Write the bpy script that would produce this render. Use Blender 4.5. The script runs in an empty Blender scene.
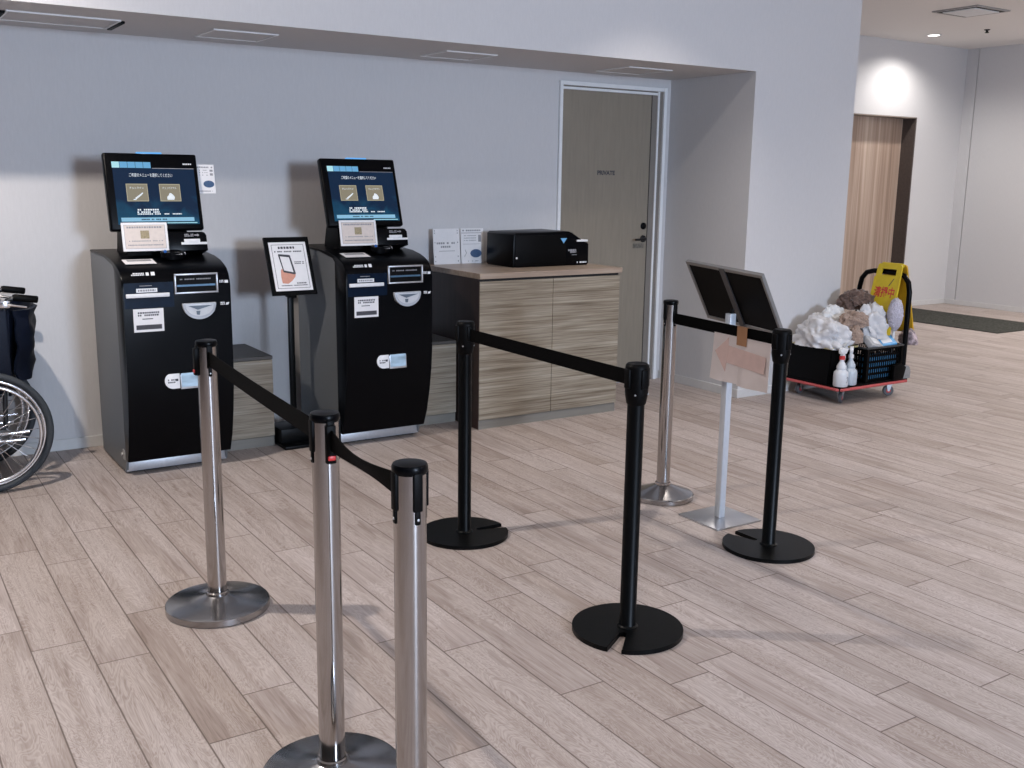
import bpy, bmesh, math, random
from mathutils import Vector, Matrix, noise
from math import pi, sin, cos, radians as R
random.seed(7)
S = bpy.context.scene
C = S.collection
# ------------------------------------------------------------------ materials
def nt_new(name):
    m = bpy.data.materials.new(name); m.use_nodes = True
    nt = m.node_tree; b = nt.nodes['Principled BSDF']
    return m, nt, b
def mat(name, col, rough=.5, metal=0., nscale=0., namt=.0, bump=0., spec=.5, coat=0., stretch=None, alpha=1., sheen=0.):
    m, nt, b = nt_new(name)
    b.inputs['Base Color'].default_value = (*col, 1); b.inputs['Roughness'].default_value = rough
    b.inputs['Metallic'].default_value = metal; b.inputs['Specular IOR Level'].default_value = spec
    b.inputs['Coat Weight'].default_value = coat; b.inputs['Alpha'].default_value = alpha
    b.inputs['Sheen Weight'].default_value = sheen
    if nscale:
        tc = nt.nodes.new('ShaderNodeTexCoord'); mp = nt.nodes.new('ShaderNodeMapping')
        nt.links.new(tc.outputs['Object'], mp.inputs['Vector'])
        if stretch: mp.inputs['Scale'].default_value = stretch
        n = nt.nodes.new('ShaderNodeTexNoise'); n.inputs['Scale'].default_value = nscale; n.inputs['Detail'].default_value = 5
        nt.links.new(mp.outputs['Vector'], n.inputs['Vector'])
        if namt:
            r = nt.nodes.new('ShaderNodeMapRange'); r.inputs[1].default_value = .3; r.inputs[2].default_value = .7
            nt.links.new(n.outputs['Fac'], r.inputs[0])
            mx = nt.nodes.new('ShaderNodeMix'); mx.data_type = 'RGBA'
            mx.inputs[6].default_value = (*[c*(1-namt) for c in col], 1); mx.inputs[7].default_value = (*[min(1, c*(1+namt)) for c in col], 1)
            nt.links.new(r.outputs[0], mx.inputs[0]); nt.links.new(mx.outputs[2], b.inputs['Base Color'])
        if bump:
            bp = nt.nodes.new('ShaderNodeBump'); bp.inputs['Strength'].default_value = bump; bp.inputs['Distance'].default_value = .01
            nt.links.new(n.outputs['Fac'], bp.inputs['Height']); nt.links.new(bp.outputs['Normal'], b.inputs['Normal'])
    return m
def emit(name, col, strength=1.):
    m, nt, b = nt_new(name)
    b.inputs['Base Color'].default_value = (.01, .01, .01, 1); b.inputs['Roughness'].default_value = .25
    b.inputs['Emission Color'].default_value = (*col, 1); b.inputs['Emission Strength'].default_value = strength
    return m
def M_(nt, op, a=None, b=None, c=None):
    n = nt.nodes.new('ShaderNodeMath'); n.operation = op
    for i, v in enumerate((a, b, c)):
        if v is None: continue
        if isinstance(v, (int, float)): n.inputs[i].default_value = v
        else: nt.links.new(v, n.inputs[i])
    return n.outputs[0]
def ramp(nt, fac, stops):
    r = nt.nodes.new('ShaderNodeValToRGB'); e = r.color_ramp.elements
    e[0].position, e[0].color = stops[0][0], (*stops[0][1], 1)
    e[1].position, e[1].color = stops[-1][0], (*stops[-1][1], 1)
    for p, c in stops[1:-1]:
        k = e.new(p); k.color = (*c, 1)
    nt.links.new(fac, r.inputs[0]); return r.outputs[0]
def comb(nt, x, y, z):
    n = nt.nodes.new('ShaderNodeCombineXYZ')
    for i, v in enumerate((x, y, z)):
        if isinstance(v, (int, float)): n.inputs[i].default_value = v
        else: nt.links.new(v, n.inputs[i])
    return n.outputs[0]
def noise_tex(nt, vec, scale, detail=4, dist=0., rough=.5):
    n = nt.nodes.new('ShaderNodeTexNoise'); n.inputs['Scale'].default_value = scale
    n.inputs['Detail'].default_value = detail; n.inputs['Distortion'].default_value = dist; n.inputs['Roughness'].default_value = rough
    nt.links.new(vec, n.inputs['Vector']); return n.outputs['Fac']
def mixc(nt, fac, a, b, mode='MIX'):
    n = nt.nodes.new('ShaderNodeMix'); n.data_type = 'RGBA'; n.blend_type = mode
    for i, v in ((0, fac), (6, a), (7, b)):
        if isinstance(v, (int, float)): n.inputs[i].default_value = v
        elif isinstance(v, tuple): n.inputs[i].default_value = (*v, 1)
        else: nt.links.new(v, n.inputs[i])
    return n.outputs[2]

PLANK_W, PLANK_X0, PLANK_L = .1603, .684, .9645
JOINTS = {-3: 3.534, -2: 3.35, -1: 4.115, 0: 4.451, 1: 4.66, 4: 3.801, 5: 2.672, 6: 2.247, 7: 1.977, 8: 2.125, 10: 1.612, 11: 1.754, 12: 2.045, 13: 1.621, 14: 2.272, 15: 1.697, 16: 2.236, 17: 2.618, 18: 2.283}
def floor_material():
    m, nt, b = nt_new('oak_vinyl_planks')
    tc = nt.nodes.new('ShaderNodeTexCoord'); sp = nt.nodes.new('ShaderNodeSeparateXYZ')
    nt.links.new(tc.outputs['Object'], sp.inputs[0]); x, y = sp.outputs[0], sp.outputs[1]
    u = M_(nt, 'DIVIDE', M_(nt, 'SUBTRACT', x, PLANK_X0), PLANK_W)
    col = M_(nt, 'FLOOR', u); fu = M_(nt, 'SUBTRACT', u, col)
    wn = nt.nodes.new('ShaderNodeTexWhiteNoise'); wn.noise_dimensions = '1D'; nt.links.new(col, wn.inputs['W'])
    laid = None; known = None          # where the end joints of each row of planks lie
    for c_, y_ in JOINTS.items():
        k = M_(nt, 'COMPARE', col, float(c_), .1)
        known = k if known is None else M_(nt, 'ADD', known, k)
        q = M_(nt, 'MULTIPLY', k, -y_/PLANK_L)
        laid = q if laid is None else M_(nt, 'ADD', laid, q)
    rest = M_(nt, 'MULTIPLY', M_(nt, 'SUBTRACT', 1., known), M_(nt, 'MULTIPLY', wn.outputs['Value'], 7.3))
    v = M_(nt, 'ADD', M_(nt, 'DIVIDE', y, PLANK_L), M_(nt, 'ADD', rest, laid))
    row = M_(nt, 'FLOOR', v); fv = M_(nt, 'SUBTRACT', v, row)
    wid = nt.nodes.new('ShaderNodeTexWhiteNoise'); wid.noise_dimensions = '2D'
    nt.links.new(comb(nt, col, row, 0.), wid.inputs['Vector']); pid = wid.outputs['Value']
    off = M_(nt, 'MULTIPLY', pid, 37.)
    # fine straight grain, cathedral veins and blotches, all along the plank
    g1 = noise_tex(nt, comb(nt, M_(nt, 'MULTIPLY', x, 110.), M_(nt, 'MULTIPLY', y, 5.), off), 1., 6, .8, .65)
    g2 = noise_tex(nt, comb(nt, M_(nt, 'MULTIPLY', x, 11.), M_(nt, 'MULTIPLY', y, 2.2), off), 1., 4, .9, .55)
    rings = M_(nt, 'ABSOLUTE', M_(nt, 'SINE', M_(nt, 'MULTIPLY', g2, 90.)))
    g3 = noise_tex(nt, comb(nt, M_(nt, 'MULTIPLY', x, 6.), M_(nt, 'MULTIPLY', y, 1.1), off), 1., 3)
    g4 = noise_tex(nt, comb(nt, M_(nt, 'MULTIPLY', x, 16.), M_(nt, 'MULTIPLY', y, 1.3), off), 1., 3, .5)
    base = ramp(nt, g1, [(.30, (.30, .24, .217)), (.46, (.41, .348, .323)), (.60, (.475, .412, .387)), (.78, (.56, .508, .49))])
    ringm = M_(nt, 'MULTIPLY', M_(nt, 'MULTIPLY', M_(nt, 'POWER', rings, 3.), .55), M_(nt, 'GREATER_THAN', g3, .42))
    base = mixc(nt, ringm, base, (.62, .56, .535))
    tint = ramp(nt, g4, [(.3, (.80, .765, .735)), (.5, (.97, .96, .95)), (.7, (1.05, 1.05, 1.05))])
    base = mixc(nt, 1., base, tint, 'MULTIPLY')
    ptint = ramp(nt, pid, [(0., (.85, .825, .80)), (.3, (.92, .91, .90)), (.7, (.96, .96, .96)), (1., (1.02, 1.02, 1.03))])
    base = mixc(nt, 1., base, ptint, 'MULTIPLY')
    # joints
    eu = M_(nt, 'MULTIPLY', M_(nt, 'MINIMUM', fu, M_(nt, 'SUBTRACT', 1., fu)), PLANK_W)
    ev = M_(nt, 'MULTIPLY', M_(nt, 'MINIMUM', fv, M_(nt, 'SUBTRACT', 1., fv)), PLANK_L)
    e = M_(nt, 'MINIMUM', eu, ev)
    mr = nt.nodes.new('ShaderNodeMapRange'); mr.inputs[1].default_value = .0010; mr.inputs[2].default_value = .0034
    nt.links.new(e, mr.inputs[0])
    jf = M_(nt, 'SUBTRACT', 1., mr.outputs[0])
    base = mixc(nt, M_(nt, 'MULTIPLY', jf, .86), base, (.10, .07, .055))
    nt.links.new(base, b.inputs['Base Color'])
    b.inputs['Roughness'].default_value = .5; b.inputs['Specular IOR Level'].default_value = .35
    bp = nt.nodes.new('ShaderNodeBump'); bp.inputs['Strength'].default_value = .12; bp.inputs['Distance'].default_value = .004
    nt.links.new(M_(nt, 'SUBTRACT', g1, M_(nt, 'MULTIPLY', jf, .8)), bp.inputs['Height']); nt.links.new(bp.outputs['Normal'], b.inputs['Normal'])
    return m
def wood(name, axis, cols, fine=42., long=1.3, rough=.45, broad=7.):
    """straight laminate grain running along the given object axis"""
    m, nt, b = nt_new(name)
    tc = nt.nodes.new('ShaderNodeTexCoord'); sp = nt.nodes.new('ShaderNodeSeparateXYZ')
    nt.links.new(tc.outputs['Object'], sp.inputs[0])
    def sc(f):
        return comb(nt, *[M_(nt, 'MULTIPLY', sp.outputs[i], long if i == axis else f) for i in range(3)])
    a = noise_tex(nt, sc(fine), 1., 6, .12, .6); c = noise_tex(nt, sc(broad), 1., 3, .25)
    f = M_(nt, 'ADD', M_(nt, 'MULTIPLY', a, .6), M_(nt, 'MULTIPLY', c, .4))
    nt.links.new(ramp(nt, f, cols), b.inputs['Base Color'])
    b.inputs['Roughness'].default_value = rough; b.inputs['Specular IOR Level'].default_value = .35
    return m
def wall_material(name, col):
    m, nt, b = nt_new(name)
    tc = nt.nodes.new('ShaderNodeTexCoord'); mp = nt.nodes.new('ShaderNodeMapping')
    nt.links.new(tc.outputs['Object'], mp.inputs['Vector']); mp.inputs['Scale'].default_value = (1, 1, .18)
    a = noise_tex(nt, mp.outputs[0], 120., 4)
    c = noise_tex(nt, tc.outputs['Object'], 260., 2)
    f = M_(nt, 'ADD', M_(nt, 'MULTIPLY', a, .6), M_(nt, 'MULTIPLY', c, .4))
    nt.links.new(ramp(nt, f, [(.3, tuple(k*.965 for k in col)), (.7, tuple(k*1.03 for k in col))]), b.inputs['Base Color'])
    b.inputs['Roughness'].default_value = .85; b.inputs['Specular IOR Level'].default_value = .2
    bp = nt.nodes.new('ShaderNodeBump'); bp.inputs['Strength'].default_value = .08; bp.inputs['Distance'].default_value = .002
    nt.links.new(f, bp.inputs['Height']); nt.links.new(bp.outputs['Normal'], b.inputs['Normal'])
    return m
def steel_material(name, col, rough, along=True):
    m, nt, b = nt_new(name)
    b.inputs['Base Color'].default_value = (*col, 1); b.inputs['Metallic'].default_value = 1.
    tc = nt.nodes.new('ShaderNodeTexCoord'); mp = nt.nodes.new('ShaderNodeMapping')
    nt.links.new(tc.outputs['Object'], mp.inputs['Vector'])
    mp.inputs['Scale'].default_value = (1, 1, 60) if along else (12, 12, 12)
    n = noise_tex(nt, mp.outputs[0], 6., 4)
    mr = nt.nodes.new('ShaderNodeMapRange'); mr.inputs[3].default_value = rough*.75; mr.inputs[4].default_value = rough*1.3
    nt.links.new(n, mr.inputs[0]); nt.links.new(mr.outputs[0], b.inputs['Roughness'])
    b.inputs['Anisotropic'].default_value = .45; b.inputs['Anisotropic Rotation'].default_value = .25
    tg = nt.nodes.new('ShaderNodeTangent'); tg.direction_type = 'RADIAL'; tg.axis = 'Z'
    nt.links.new(tg.outputs[0], b.inputs['Tangent'])
    return m
W_PAPER = wall_material('woven_wallpaper', (.60, .59, .595))
W_DIM = wall_material('darkened_unseen_wall', (.05, .045, .045))  # unseen walls, made near black to darken steel reflections and cut fill
CEIL = mat('ceiling_paint', (.84, .82, .80), .9, nscale=90, bump=.05)
FLOOR = floor_material()
WHITE_TRIM = mat('white_trim_paint', (.80, .81, .82), .45, nscale=20, namt=.03)
BASEB = mat('vinyl_baseboard', (.62, .61, .60), .5, nscale=30, namt=.03)
DOOR = mat('beige_door_laminate', (.25, .215, .168), .55, nscale=60, namt=.06, stretch=(1, 1, .1))
DOOR_FR = mat('taupe_door_stop', (.20, .18, .16), .5, nscale=30, namt=.03)
DARKB = mat('dark_brown_jamb', (.075, .058, .052), .5, nscale=40, namt=.15)
WOODV = wood('vertical_walnut_laminate', 2, [(.34, (.21, .14, .105)), (.45, (.36, .26, .20)), (.55, (.46, .35, .28)), (.66, (.58, .47, .39))], 26., .35, .4, 9.)
WOODH = wood('grey_oak_laminate', 0, [(.32, (.10, .075, .052)), (.43, (.205, .165, .12)), (.52, (.275, .232, .175)), (.66, (.41, .365, .295))], 150., 2.3, .45, 40.)
WOODT = wood('counter_oak_laminate', 0, [(.3, (.23, .17, .13)), (.5, (.35, .27, .21)), (.7, (.44, .36, .29))], 40., 1.6, .35, 8.)
WOODD = wood('shaded_brown_side_laminate', 2, [(.3, (.016, .009, .008)), (.7, (.042, .024, .02))], 30., 1., .45)  # dark brown laminate, its colour deepened for the shade beside the kiosk
TOE = mat('grey_toe_kick', (.20, .185, .16), .5, nscale=30, namt=.1, stretch=(.1, 1, 1))
SHADOWGAP = mat('painted_gap_shade', (.02, .017, .015), .8, nscale=30, namt=.1)  # near black painted in for the shade inside narrow gaps
BLACKG = mat('gloss_black_plastic', (.0012, .0014, .0022), .3, nscale=50, namt=.1, spec=.10)
BLACKM = mat('matt_black_plastic', (.0015, .0015, .0018), .5, nscale=80, namt=.15, spec=.10)
BLACKP = mat('black_powder_coat', (.0012, .0016, .002), .38, nscale=150, namt=.1, bump=.03, spec=.14)
BELT = mat('black_webbing', (.0015, .0015, .0018), .75, nscale=300, namt=.3, bump=.2, spec=.06)
GREYSIDE = mat('grey_metal_panel', (.15, .16, .17), .42, .2, nscale=200, namt=.05)
SILVER = mat('silver_paint', (.50, .51, .54), .35, .6, nscale=80, namt=.05)
ALU = steel_material('brushed_aluminium', (.62, .63, .66), .35, False)
STEEL = steel_material('brushed_steel', (.44, .42, .41), .10)
STEELB = steel_material('spun_steel_base', (.36, .355, .36), .2, True)
PAPER = mat('white_paper', (.78, .77, .78), .7, nscale=40, namt=.02)
CREAM = mat('cream_card', (.66, .58, .53), .6, nscale=60, namt=.05)
INK = mat('dark_print_ink', (.05, .05, .06), .7, nscale=60, namt=.1)
INKG = mat('grey_print_ink', (.28, .28, .30), .7, nscale=60, namt=.1)
INKBLUE = mat('navy_print_ink', (.05, .10, .20), .7, nscale=60, namt=.1)
INKCY = mat('sky_blue_sticker', (.16, .42, .72), .5, nscale=60, namt=.1)
GOLD = mat('old_gold_print', (.33, .27, .16), .6, nscale=120, namt=.25)
PRINTW = mat('white_print', (.75, .76, .78), .6, nscale=60, namt=.04)
RED = mat('red_plastic', (.55, .03, .03), .4, nscale=60, namt=.1)
PINK = mat('faded_pink_arrow_print', (.62, .46, .43), .75, nscale=30, namt=.05)
TAPE = mat('brown_parcel_tape', (.36, .19, .10), .35, nscale=30, namt=.08)
SKIN = mat('printed_hand_tone', (.62, .30, .22), .7, nscale=60, namt=.08)
GLASSW = mat('pale_blue_window_film', (.36, .50, .62), .2, nscale=25, namt=.35, stretch=(.3, 1, 3))
TRAYM = mat('grey_coin_tray_plastic', (.42, .45, .50), .35, nscale=60, namt=.05)
SCR = None
def screen_material():
    m, nt, b = nt_new('lit_touch_screen')
    tc = nt.nodes.new('ShaderNodeTexCoord')
    n = noise_tex(nt, tc.outputs['Object'], 9., 3, .8)
    sp = nt.nodes.new('ShaderNodeSeparateXYZ'); nt.links.new(tc.outputs['Object'], sp.inputs[0])
    f = M_(nt, 'ADD', M_(nt, 'MULTIPLY', n, .55), M_(nt, 'MULTIPLY', sp.outputs[1], -1.1))
    c = ramp(nt, f, [(.10, (.002, .012, .035)), (.30, (.004, .05, .10)), (.5, (.012, .12, .19)), (.7, (.04, .20, .28))])
    b.inputs['Base Color'].default_value = (.004, .004, .005, 1); b.inputs['Roughness'].default_value = .2
    b.inputs['Specular IOR Level'].default_value = .2
    nt.links.new(c, b.inputs['Emission Color']); b.inputs['Emission Strength'].default_value = 2.
    return m
SCR = screen_material()
SC_TAB = emit('lit_tab_blue', (.14, .42, .72), 1.2); SC_TABL = emit('lit_tab_cyan', (.45, .82, .92), 1.25)
SC_BTN = emit('lit_button_sand', (.27, .24, .17), 1.2); SC_EDGE = emit('lit_button_edge', (.50, .46, .32), 1.3)
SC_WHITE = emit('lit_white', (.85, .92, 1.), 1.3); SC_BAR = emit('lit_bar_blue', (.25, .52, .72), 1.3); SC_LED = emit('blue_led', (.12, .42, .85), 1.5)
# ------------------------------------------------------------------ mesh helpers
def xf(verts, mtx):
    for v in verts: v.co = mtx @ v.co
class MB:
    def __init__(s): s.bm = bmesh.new()
    def box(s, x0, x1, y0, y1, z0, z1, bev=0., seg=2, mtx=None):
        bm = s.bm
        r = bmesh.ops.create_cube(bm, size=1.); vs = r['verts']
        for v in vs:
            v.co = Vector(((x0+x1)/2 + v.co.x*(x1-x0), (y0+y1)/2 + v.co.y*(y1-y0), (z0+z1)/2 + v.co.z*(z1-z0)))
        if bev:
            es = list({e for v in vs for e in v.link_edges})
            rr = bmesh.ops.bevel(bm, geom=es, offset=bev, segments=seg, affect='EDGES', profile=.5)
            vs = list({v for f in rr['faces'] for v in f.verts} | {v for v in vs if v.is_valid})
        if mtx: xf(vs, mtx)
        return s
    def prism(s, pts, axis, a0, a1, mtx=None, bev=0.):
        """polygon pts (two coords) extruded along axis 0/1/2"""
        bm = s.bm
        def mk(p, a):
            return {0: (a, p[0], p[1]), 1: (p[0], a, p[1]), 2: (p[0], p[1], a)}[axis]
        A = [bm.verts.new(mk(p, a0)) for p in pts]; B = [bm.verts.new(mk(p, a1)) for p in pts]
        n = len(pts)
        fs = [bm.faces.new(A), bm.faces.new(B)]
        for i in range(n): fs.append(bm.faces.new((A[i], A[(i+1) % n], B[(i+1) % n], B[i])))
        if bev:
            es = list(fs[0].edges) + list(fs[1].edges)
            rr = bmesh.ops.bevel(bm, geom=es, offset=bev, segments=2, affect='EDGES', profile=.5)
            A = [v for v in A if v.is_valid] + list({v for f in rr['faces'] for v in f.verts}); B = [v for v in B if v.is_valid]
            A = list(set(A) | set(B)); B = []
        if mtx: xf(A+B, mtx)
        return s
    def lathe(s, prof, seg=40, c=(0, 0, 0), mtx=None):
        bm = s.bm; rings = []; allv = []
        for r, z in prof:
            if r < 1e-6:
                v = [bm.verts.new((c[0], c[1], c[2]+z))]
            else:
                v = [bm.verts.new((c[0]+r*cos(2*pi*i/seg), c[1]+r*sin(2*pi*i/seg), c[2]+z)) for i in range(seg)]
            rings.append(v); allv += v
        for a, b in zip(rings, rings[1:]):
            if len(a) == 1 and len(b) == 1: continue
            for i in range(seg):
                j = (i+1) % seg
                if len(a) == 1: bm.faces.new((a[0], b[j], b[i]))
                elif len(b) == 1: bm.faces.new((a[i], a[j], b[0]))
                else: bm.faces.new((a[i], a[j], b[j], b[i]))
        if mtx: xf(allv, mtx)
        return s
    def tube(s, pts, r, seg=10, closed=False, caps=True, mtx=None):
        bm = s.bm; P = [Vector(p) for p in pts]; n = len(P); rings = []
        prev = None
        for i, p in enumerate(P):
            if closed: t = (P[(i+1) % n]-P[i-1]).normalized()
            else: t = (P[min(i+1, n-1)]-P[max(i-1, 0)]).normalized()
            if prev is None:
                u = t.orthogonal().normalized()
            else:
                u = (prev - t*prev.dot(t))
                u = u.normalized() if u.length > 1e-6 else t.orthogonal().normalized()
            prev = u; w = t.cross(u)
            rr = r[i] if isinstance(r, (list, tuple)) else r
            rings.append([bm.verts.new(p + (u*cos(2*pi*k/seg)+w*sin(2*pi*k/seg))*rr) for k in range(seg)])
        m = n if closed else n-1
        for i in range(m):
            a, b = rings[i], rings[(i+1) % n]
            sh = 0
            if closed and i == n-1:
                sh = min(range(seg), key=lambda q: (a[0].co-b[q].co).length)
            for k in range(seg):
                bm.faces.new((a[k], a[(k+1) % seg], b[(k+1+sh) % seg], b[(k+sh) % seg]))
        if caps and not closed:
            bm.faces.new(rings[0]); bm.faces.new(rings[-1])
        if mtx: xf([v for q in rings for v in q], mtx)
        return s
    def rod(s, a, b, r, seg=10): return s.tube([a, b], r, seg)
    def ribbon(s, pts, half, thick, twist=None):
        """strap: a band whose width runs up, turned about its length by twist[i]"""
        bm = s.bm; P = [Vector(p) for p in pts]; n = len(P); rings = []
        for i, p in enumerate(P):
            t = (P[min(i+1, n-1)]-P[max(i-1, 0)]).normalized()
            up = Vector((0, 0, 1)); up = (up - t*up.dot(t)).normalized()
            if twist: up = Matrix.Rotation(twist[i], 3, t) @ up
            w = t.cross(up)
            rings.append([bm.verts.new(p+up*half*a+w*thick*b) for a, b in ((1, 1), (1, -1), (-1, -1), (-1, 1))])
        for a, b in zip(rings, rings[1:]):
            for k in range(4): bm.faces.new((a[k], a[(k+1) % 4], b[(k+1) % 4], b[k]))
        bm.faces.new(rings[0]); bm.faces.new(rings[-1]); return s
    def sheet(s, grid, thick):
        """grid[i][j] of points -> closed sheet of that thickness"""
        bm = s.bm; I, J = len(grid), len(grid[0])
        G = [[Vector(p) for p in row] for row in grid]
        def nrm(i, j):
            a = G[min(i+1, I-1)][j]-G[max(i-1, 0)][j]; b = G[i][min(j+1, J-1)]-G[i][max(j-1, 0)]
            return a.cross(b).normalized()
        T = [[bm.verts.new(G[i][j]+nrm(i, j)*thick/2) for j in range(J)] for i in range(I)]
        B = [[bm.verts.new(G[i][j]-nrm(i, j)*thick/2) for j in range(J)] for i in range(I)]
        for i in range(I-1):
            for j in range(J-1):
                bm.faces.new((T[i][j], T[i+1][j], T[i+1][j+1], T[i][j+1])); bm.faces.new((B[i][j], B[i][j+1], B[i+1][j+1], B[i+1][j]))
        for i in range(I-1):
            for j in (0, J-1): bm.faces.new((T[i][j], T[i+1][j], B[i+1][j], B[i][j]))
        for j in range(J-1):
            for i in (0, I-1): bm.faces.new((T[i][j], T[i][j+1], B[i][j+1], B[i][j]))
        return s
    def build(s, name, m, parent=None, loc=(0, 0, 0), rot=(0, 0, 0), smooth=True, ang=40, label=None):
        bmesh.ops.recalc_face_normals(s.bm, faces=s.bm.faces)
        me = bpy.data.meshes.new(name); s.bm.to_mesh(me); s.bm.free()
        if smooth:
            for p in me.polygons: p.use_smooth = True
            me.set_sharp_from_angle(angle=R(ang))
        me.materials.append(m)
        o = bpy.data.objects.new(name, me); C.objects.link(o)
        o.location = loc; o.rotation_euler = rot
        if parent: o.parent = parent
        if label: o['label'] = label
        return o
def thing(name, label, cat, loc=(0, 0, 0), rz=0., group=None):
    o = bpy.data.objects.new(name, None); C.objects.link(o)
    o.empty_display_size = .1
    o.location = loc; o.rotation_euler = (0, 0, rz); o['label'] = label; o['category'] = cat
    if group: o['group'] = group
    return o
def tag(o, label, cat, group=None, kind=None):
    o['label'] = label; o['category'] = cat
    if group: o['group'] = group
    if kind: o['kind'] = kind
    return o
def struct(o): o['kind'] = 'structure'; return o
def dup(root, loc, rz, label):
    def cp(o, par):
        c = o.copy(); C.objects.link(c)
        if par: c.parent = par
        for ch in [k for k in C.objects if k.parent == o]: cp(ch, c)
        return c
    r = cp(root, None); r.location = loc; r.rotation_euler = (0, 0, rz); r['label'] = label
    return r
def text(body, size, m, parent, loc, rot=(0, 0, 0), name='lettering', align='CENTER', ext=.0002, width=None, bold=0.):
    cu = bpy.data.curves.new('t', 'FONT'); cu.body = body; cu.size = size; cu.align_x = align; cu.align_y = 'CENTER'; cu.extrude = ext; cu.offset = bold
    t = bpy.data.objects.new('t', cu); C.objects.link(t)
    bpy.context.view_layer.update()
    me = bpy.data.meshes.new_from_object(t.evaluated_get(bpy.context.evaluated_depsgraph_get()))
    bpy.data.objects.remove(t); bpy.data.curves.remove(cu)
    if width and len(me.vertices):
        w = max(v.co.x for v in me.vertices)-min(v.co.x for v in me.vertices)
        for v in me.vertices: v.co.x *= width/w
    me.name = name; me.materials.clear(); me.materials.append(m)
    o = bpy.data.objects.new(name, me); C.objects.link(o); o.location = loc; o.rotation_euler = rot; o.parent = parent
    return o
FR = (pi/2, 0, 0)      # things drawn in x,y that face -y
def rect(x0, x1, y0, y1, t=.001): return MB().box(x0, x1, y0, y1, 0, t)
def disc_pts(cx, cy, rx, ry, n=28, a0=0., a1=2*pi):
    full = abs(a1-a0-2*pi) < 1e-6
    return [(cx+rx*cos(a0+(a1-a0)*i/(n if full else n-1)), cy+ry*sin(a0+(a1-a0)*i/(n if full else n-1))) for i in range(n)]
def print_lines(mb, x0, x1, ys, h, rnd, t=.0006, gap=.3):
    """rows of illegibly small print: dashes the size of the characters"""
    for y in ys:
        x = x0
        while x < x1:
            w = h*(.7+.5*rnd.random())
            if rnd.random() > gap*.4: mb.box(x, min(x+w, x1), y-h/2, y+h/2, 0, t)
            x += w+h*.35
    return mb
# ------------------------------------------------------------------ camera
cam = bpy.data.cameras.new('camera'); co = bpy.data.objects.new('camera', cam); C.objects.link(co); S.camera = co
cam.sensor_fit = 'HORIZONTAL'; cam.sensor_width = 36.; cam.lens = 36.*1019.747/1024; cam.clip_start = .02; cam.clip_end = 60
rt = Vector((0.840294561963623, -0.54195162933567, 0.01390973021936719))
up = Vector((0.09593418640739078, 0.17390041396661993, 0.9800792202167079))
fw = Vector((0.5335744381177897, 0.8222208203899064, -0.1981192608118509))
mw = Matrix(((rt.x, up.x, -fw.x, 0), (rt.y, up.y, -fw.y, 0), (rt.z, up.z, -fw.z, 1.5), (0, 0, 0, 1)))
co.matrix_world = mw
# ------------------------------------------------------------------ the setting
XL, XR, YR, YB, YF, YC, ZS, ZC = -4., 11.75, -6.2, 5.88, 5.04, 7.95, 2.215, 3.12
XA, XE = 5.165, 6.17
struct(MB().box(XL-.1, XR+.1, YR-.1, 8.4, -.1, 0).build('floor', FLOOR, smooth=False))
struct(MB().box(XL-.1, XR+.1, YR-.1, 8.4, ZC, ZC+.1).build('ceiling', CEIL, smooth=False))
struct(MB().box(XL-.1, XA+.05, YB, YB+.12, 0, ZC).build('wall_back', W_PAPER, smooth=False))
struct(MB().box(XL-.1, XA, YF, YB, ZS, ZC).build('wall_header', W_PAPER, smooth=False))
struct(MB().box(XA, XE, YF, YC+.1, 0, ZC).build('wall_front', W_PAPER, smooth=False))
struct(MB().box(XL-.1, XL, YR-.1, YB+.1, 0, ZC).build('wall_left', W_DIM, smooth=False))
DX0, DX1, DZ = 9.68, 10.87, 2.27
struct(MB().box(XE-.05, DX0, YC, YC+.12, 0, ZC).box(DX1, XR+.1, YC, YC+.12, 0, ZC).box(DX0, DX1, YC, YC+.12, DZ, ZC)
       .box(DX0-.05, DX1+.05, YC+.24, YC+.34, 0, ZC).build('wall_corridor', W_PAPER, smooth=False))
struct(MB().box(XR, XR+.1, 7.80, YC+.1, 0, ZC).box(XR+.03, XR+.1, 7.790, 7.80, 0, ZC).box(XR, XR+.1, YR-.1, 7.790, 0, ZC).build('wall_right', W_PAPER, smooth=False))
WX0, WX1, WZ0, WZ1 = 1.55, 3.15, 1.35, 2.75
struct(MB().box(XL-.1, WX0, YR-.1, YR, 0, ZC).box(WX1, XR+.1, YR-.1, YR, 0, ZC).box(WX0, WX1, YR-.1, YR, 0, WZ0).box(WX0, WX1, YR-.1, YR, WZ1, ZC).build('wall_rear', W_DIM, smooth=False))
wf = MB()
for a, b, c, d in ((WX0, WX0+.05, WZ0, WZ1), (WX1-.05, WX1, WZ0, WZ1), (WX0+.05, WX1-.05, WZ0, WZ0+.05), (WX0+.05, WX1-.05, WZ1-.05, WZ1)):
    wf.box(a, b, YR-.08, YR+.01, c, d)
struct(wf.build('window_1', WHITE_TRIM, smooth=False))
# baseboards
bh, bt = .062, .010
def baseb(name, segs):
    m = MB()
    for x0, x1, y0, y1 in segs: m.box(x0, x1, y0, y1, 0, bh, .002, 1)
    return struct(m.build(name, BASEB))
baseb('baseboard_back', [(XL, 4.163, YB-bt, YB)])
baseb('baseboard_front', [(XA-bt, XE+bt, YF-bt, YF)])
baseb('baseboard_alcove', [(XA-bt, XA, YF, YB)])
baseb('baseboard_corridor', [(DX1, XR-bt, YC-bt, YC), (XE+bt, DX0, YC-bt, YC)])
baseb('baseboard_right', [(XR-bt, XR, YR, YC)])
baseb('baseboard_side', [(XE, XE+bt, YF, YC)])
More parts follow.
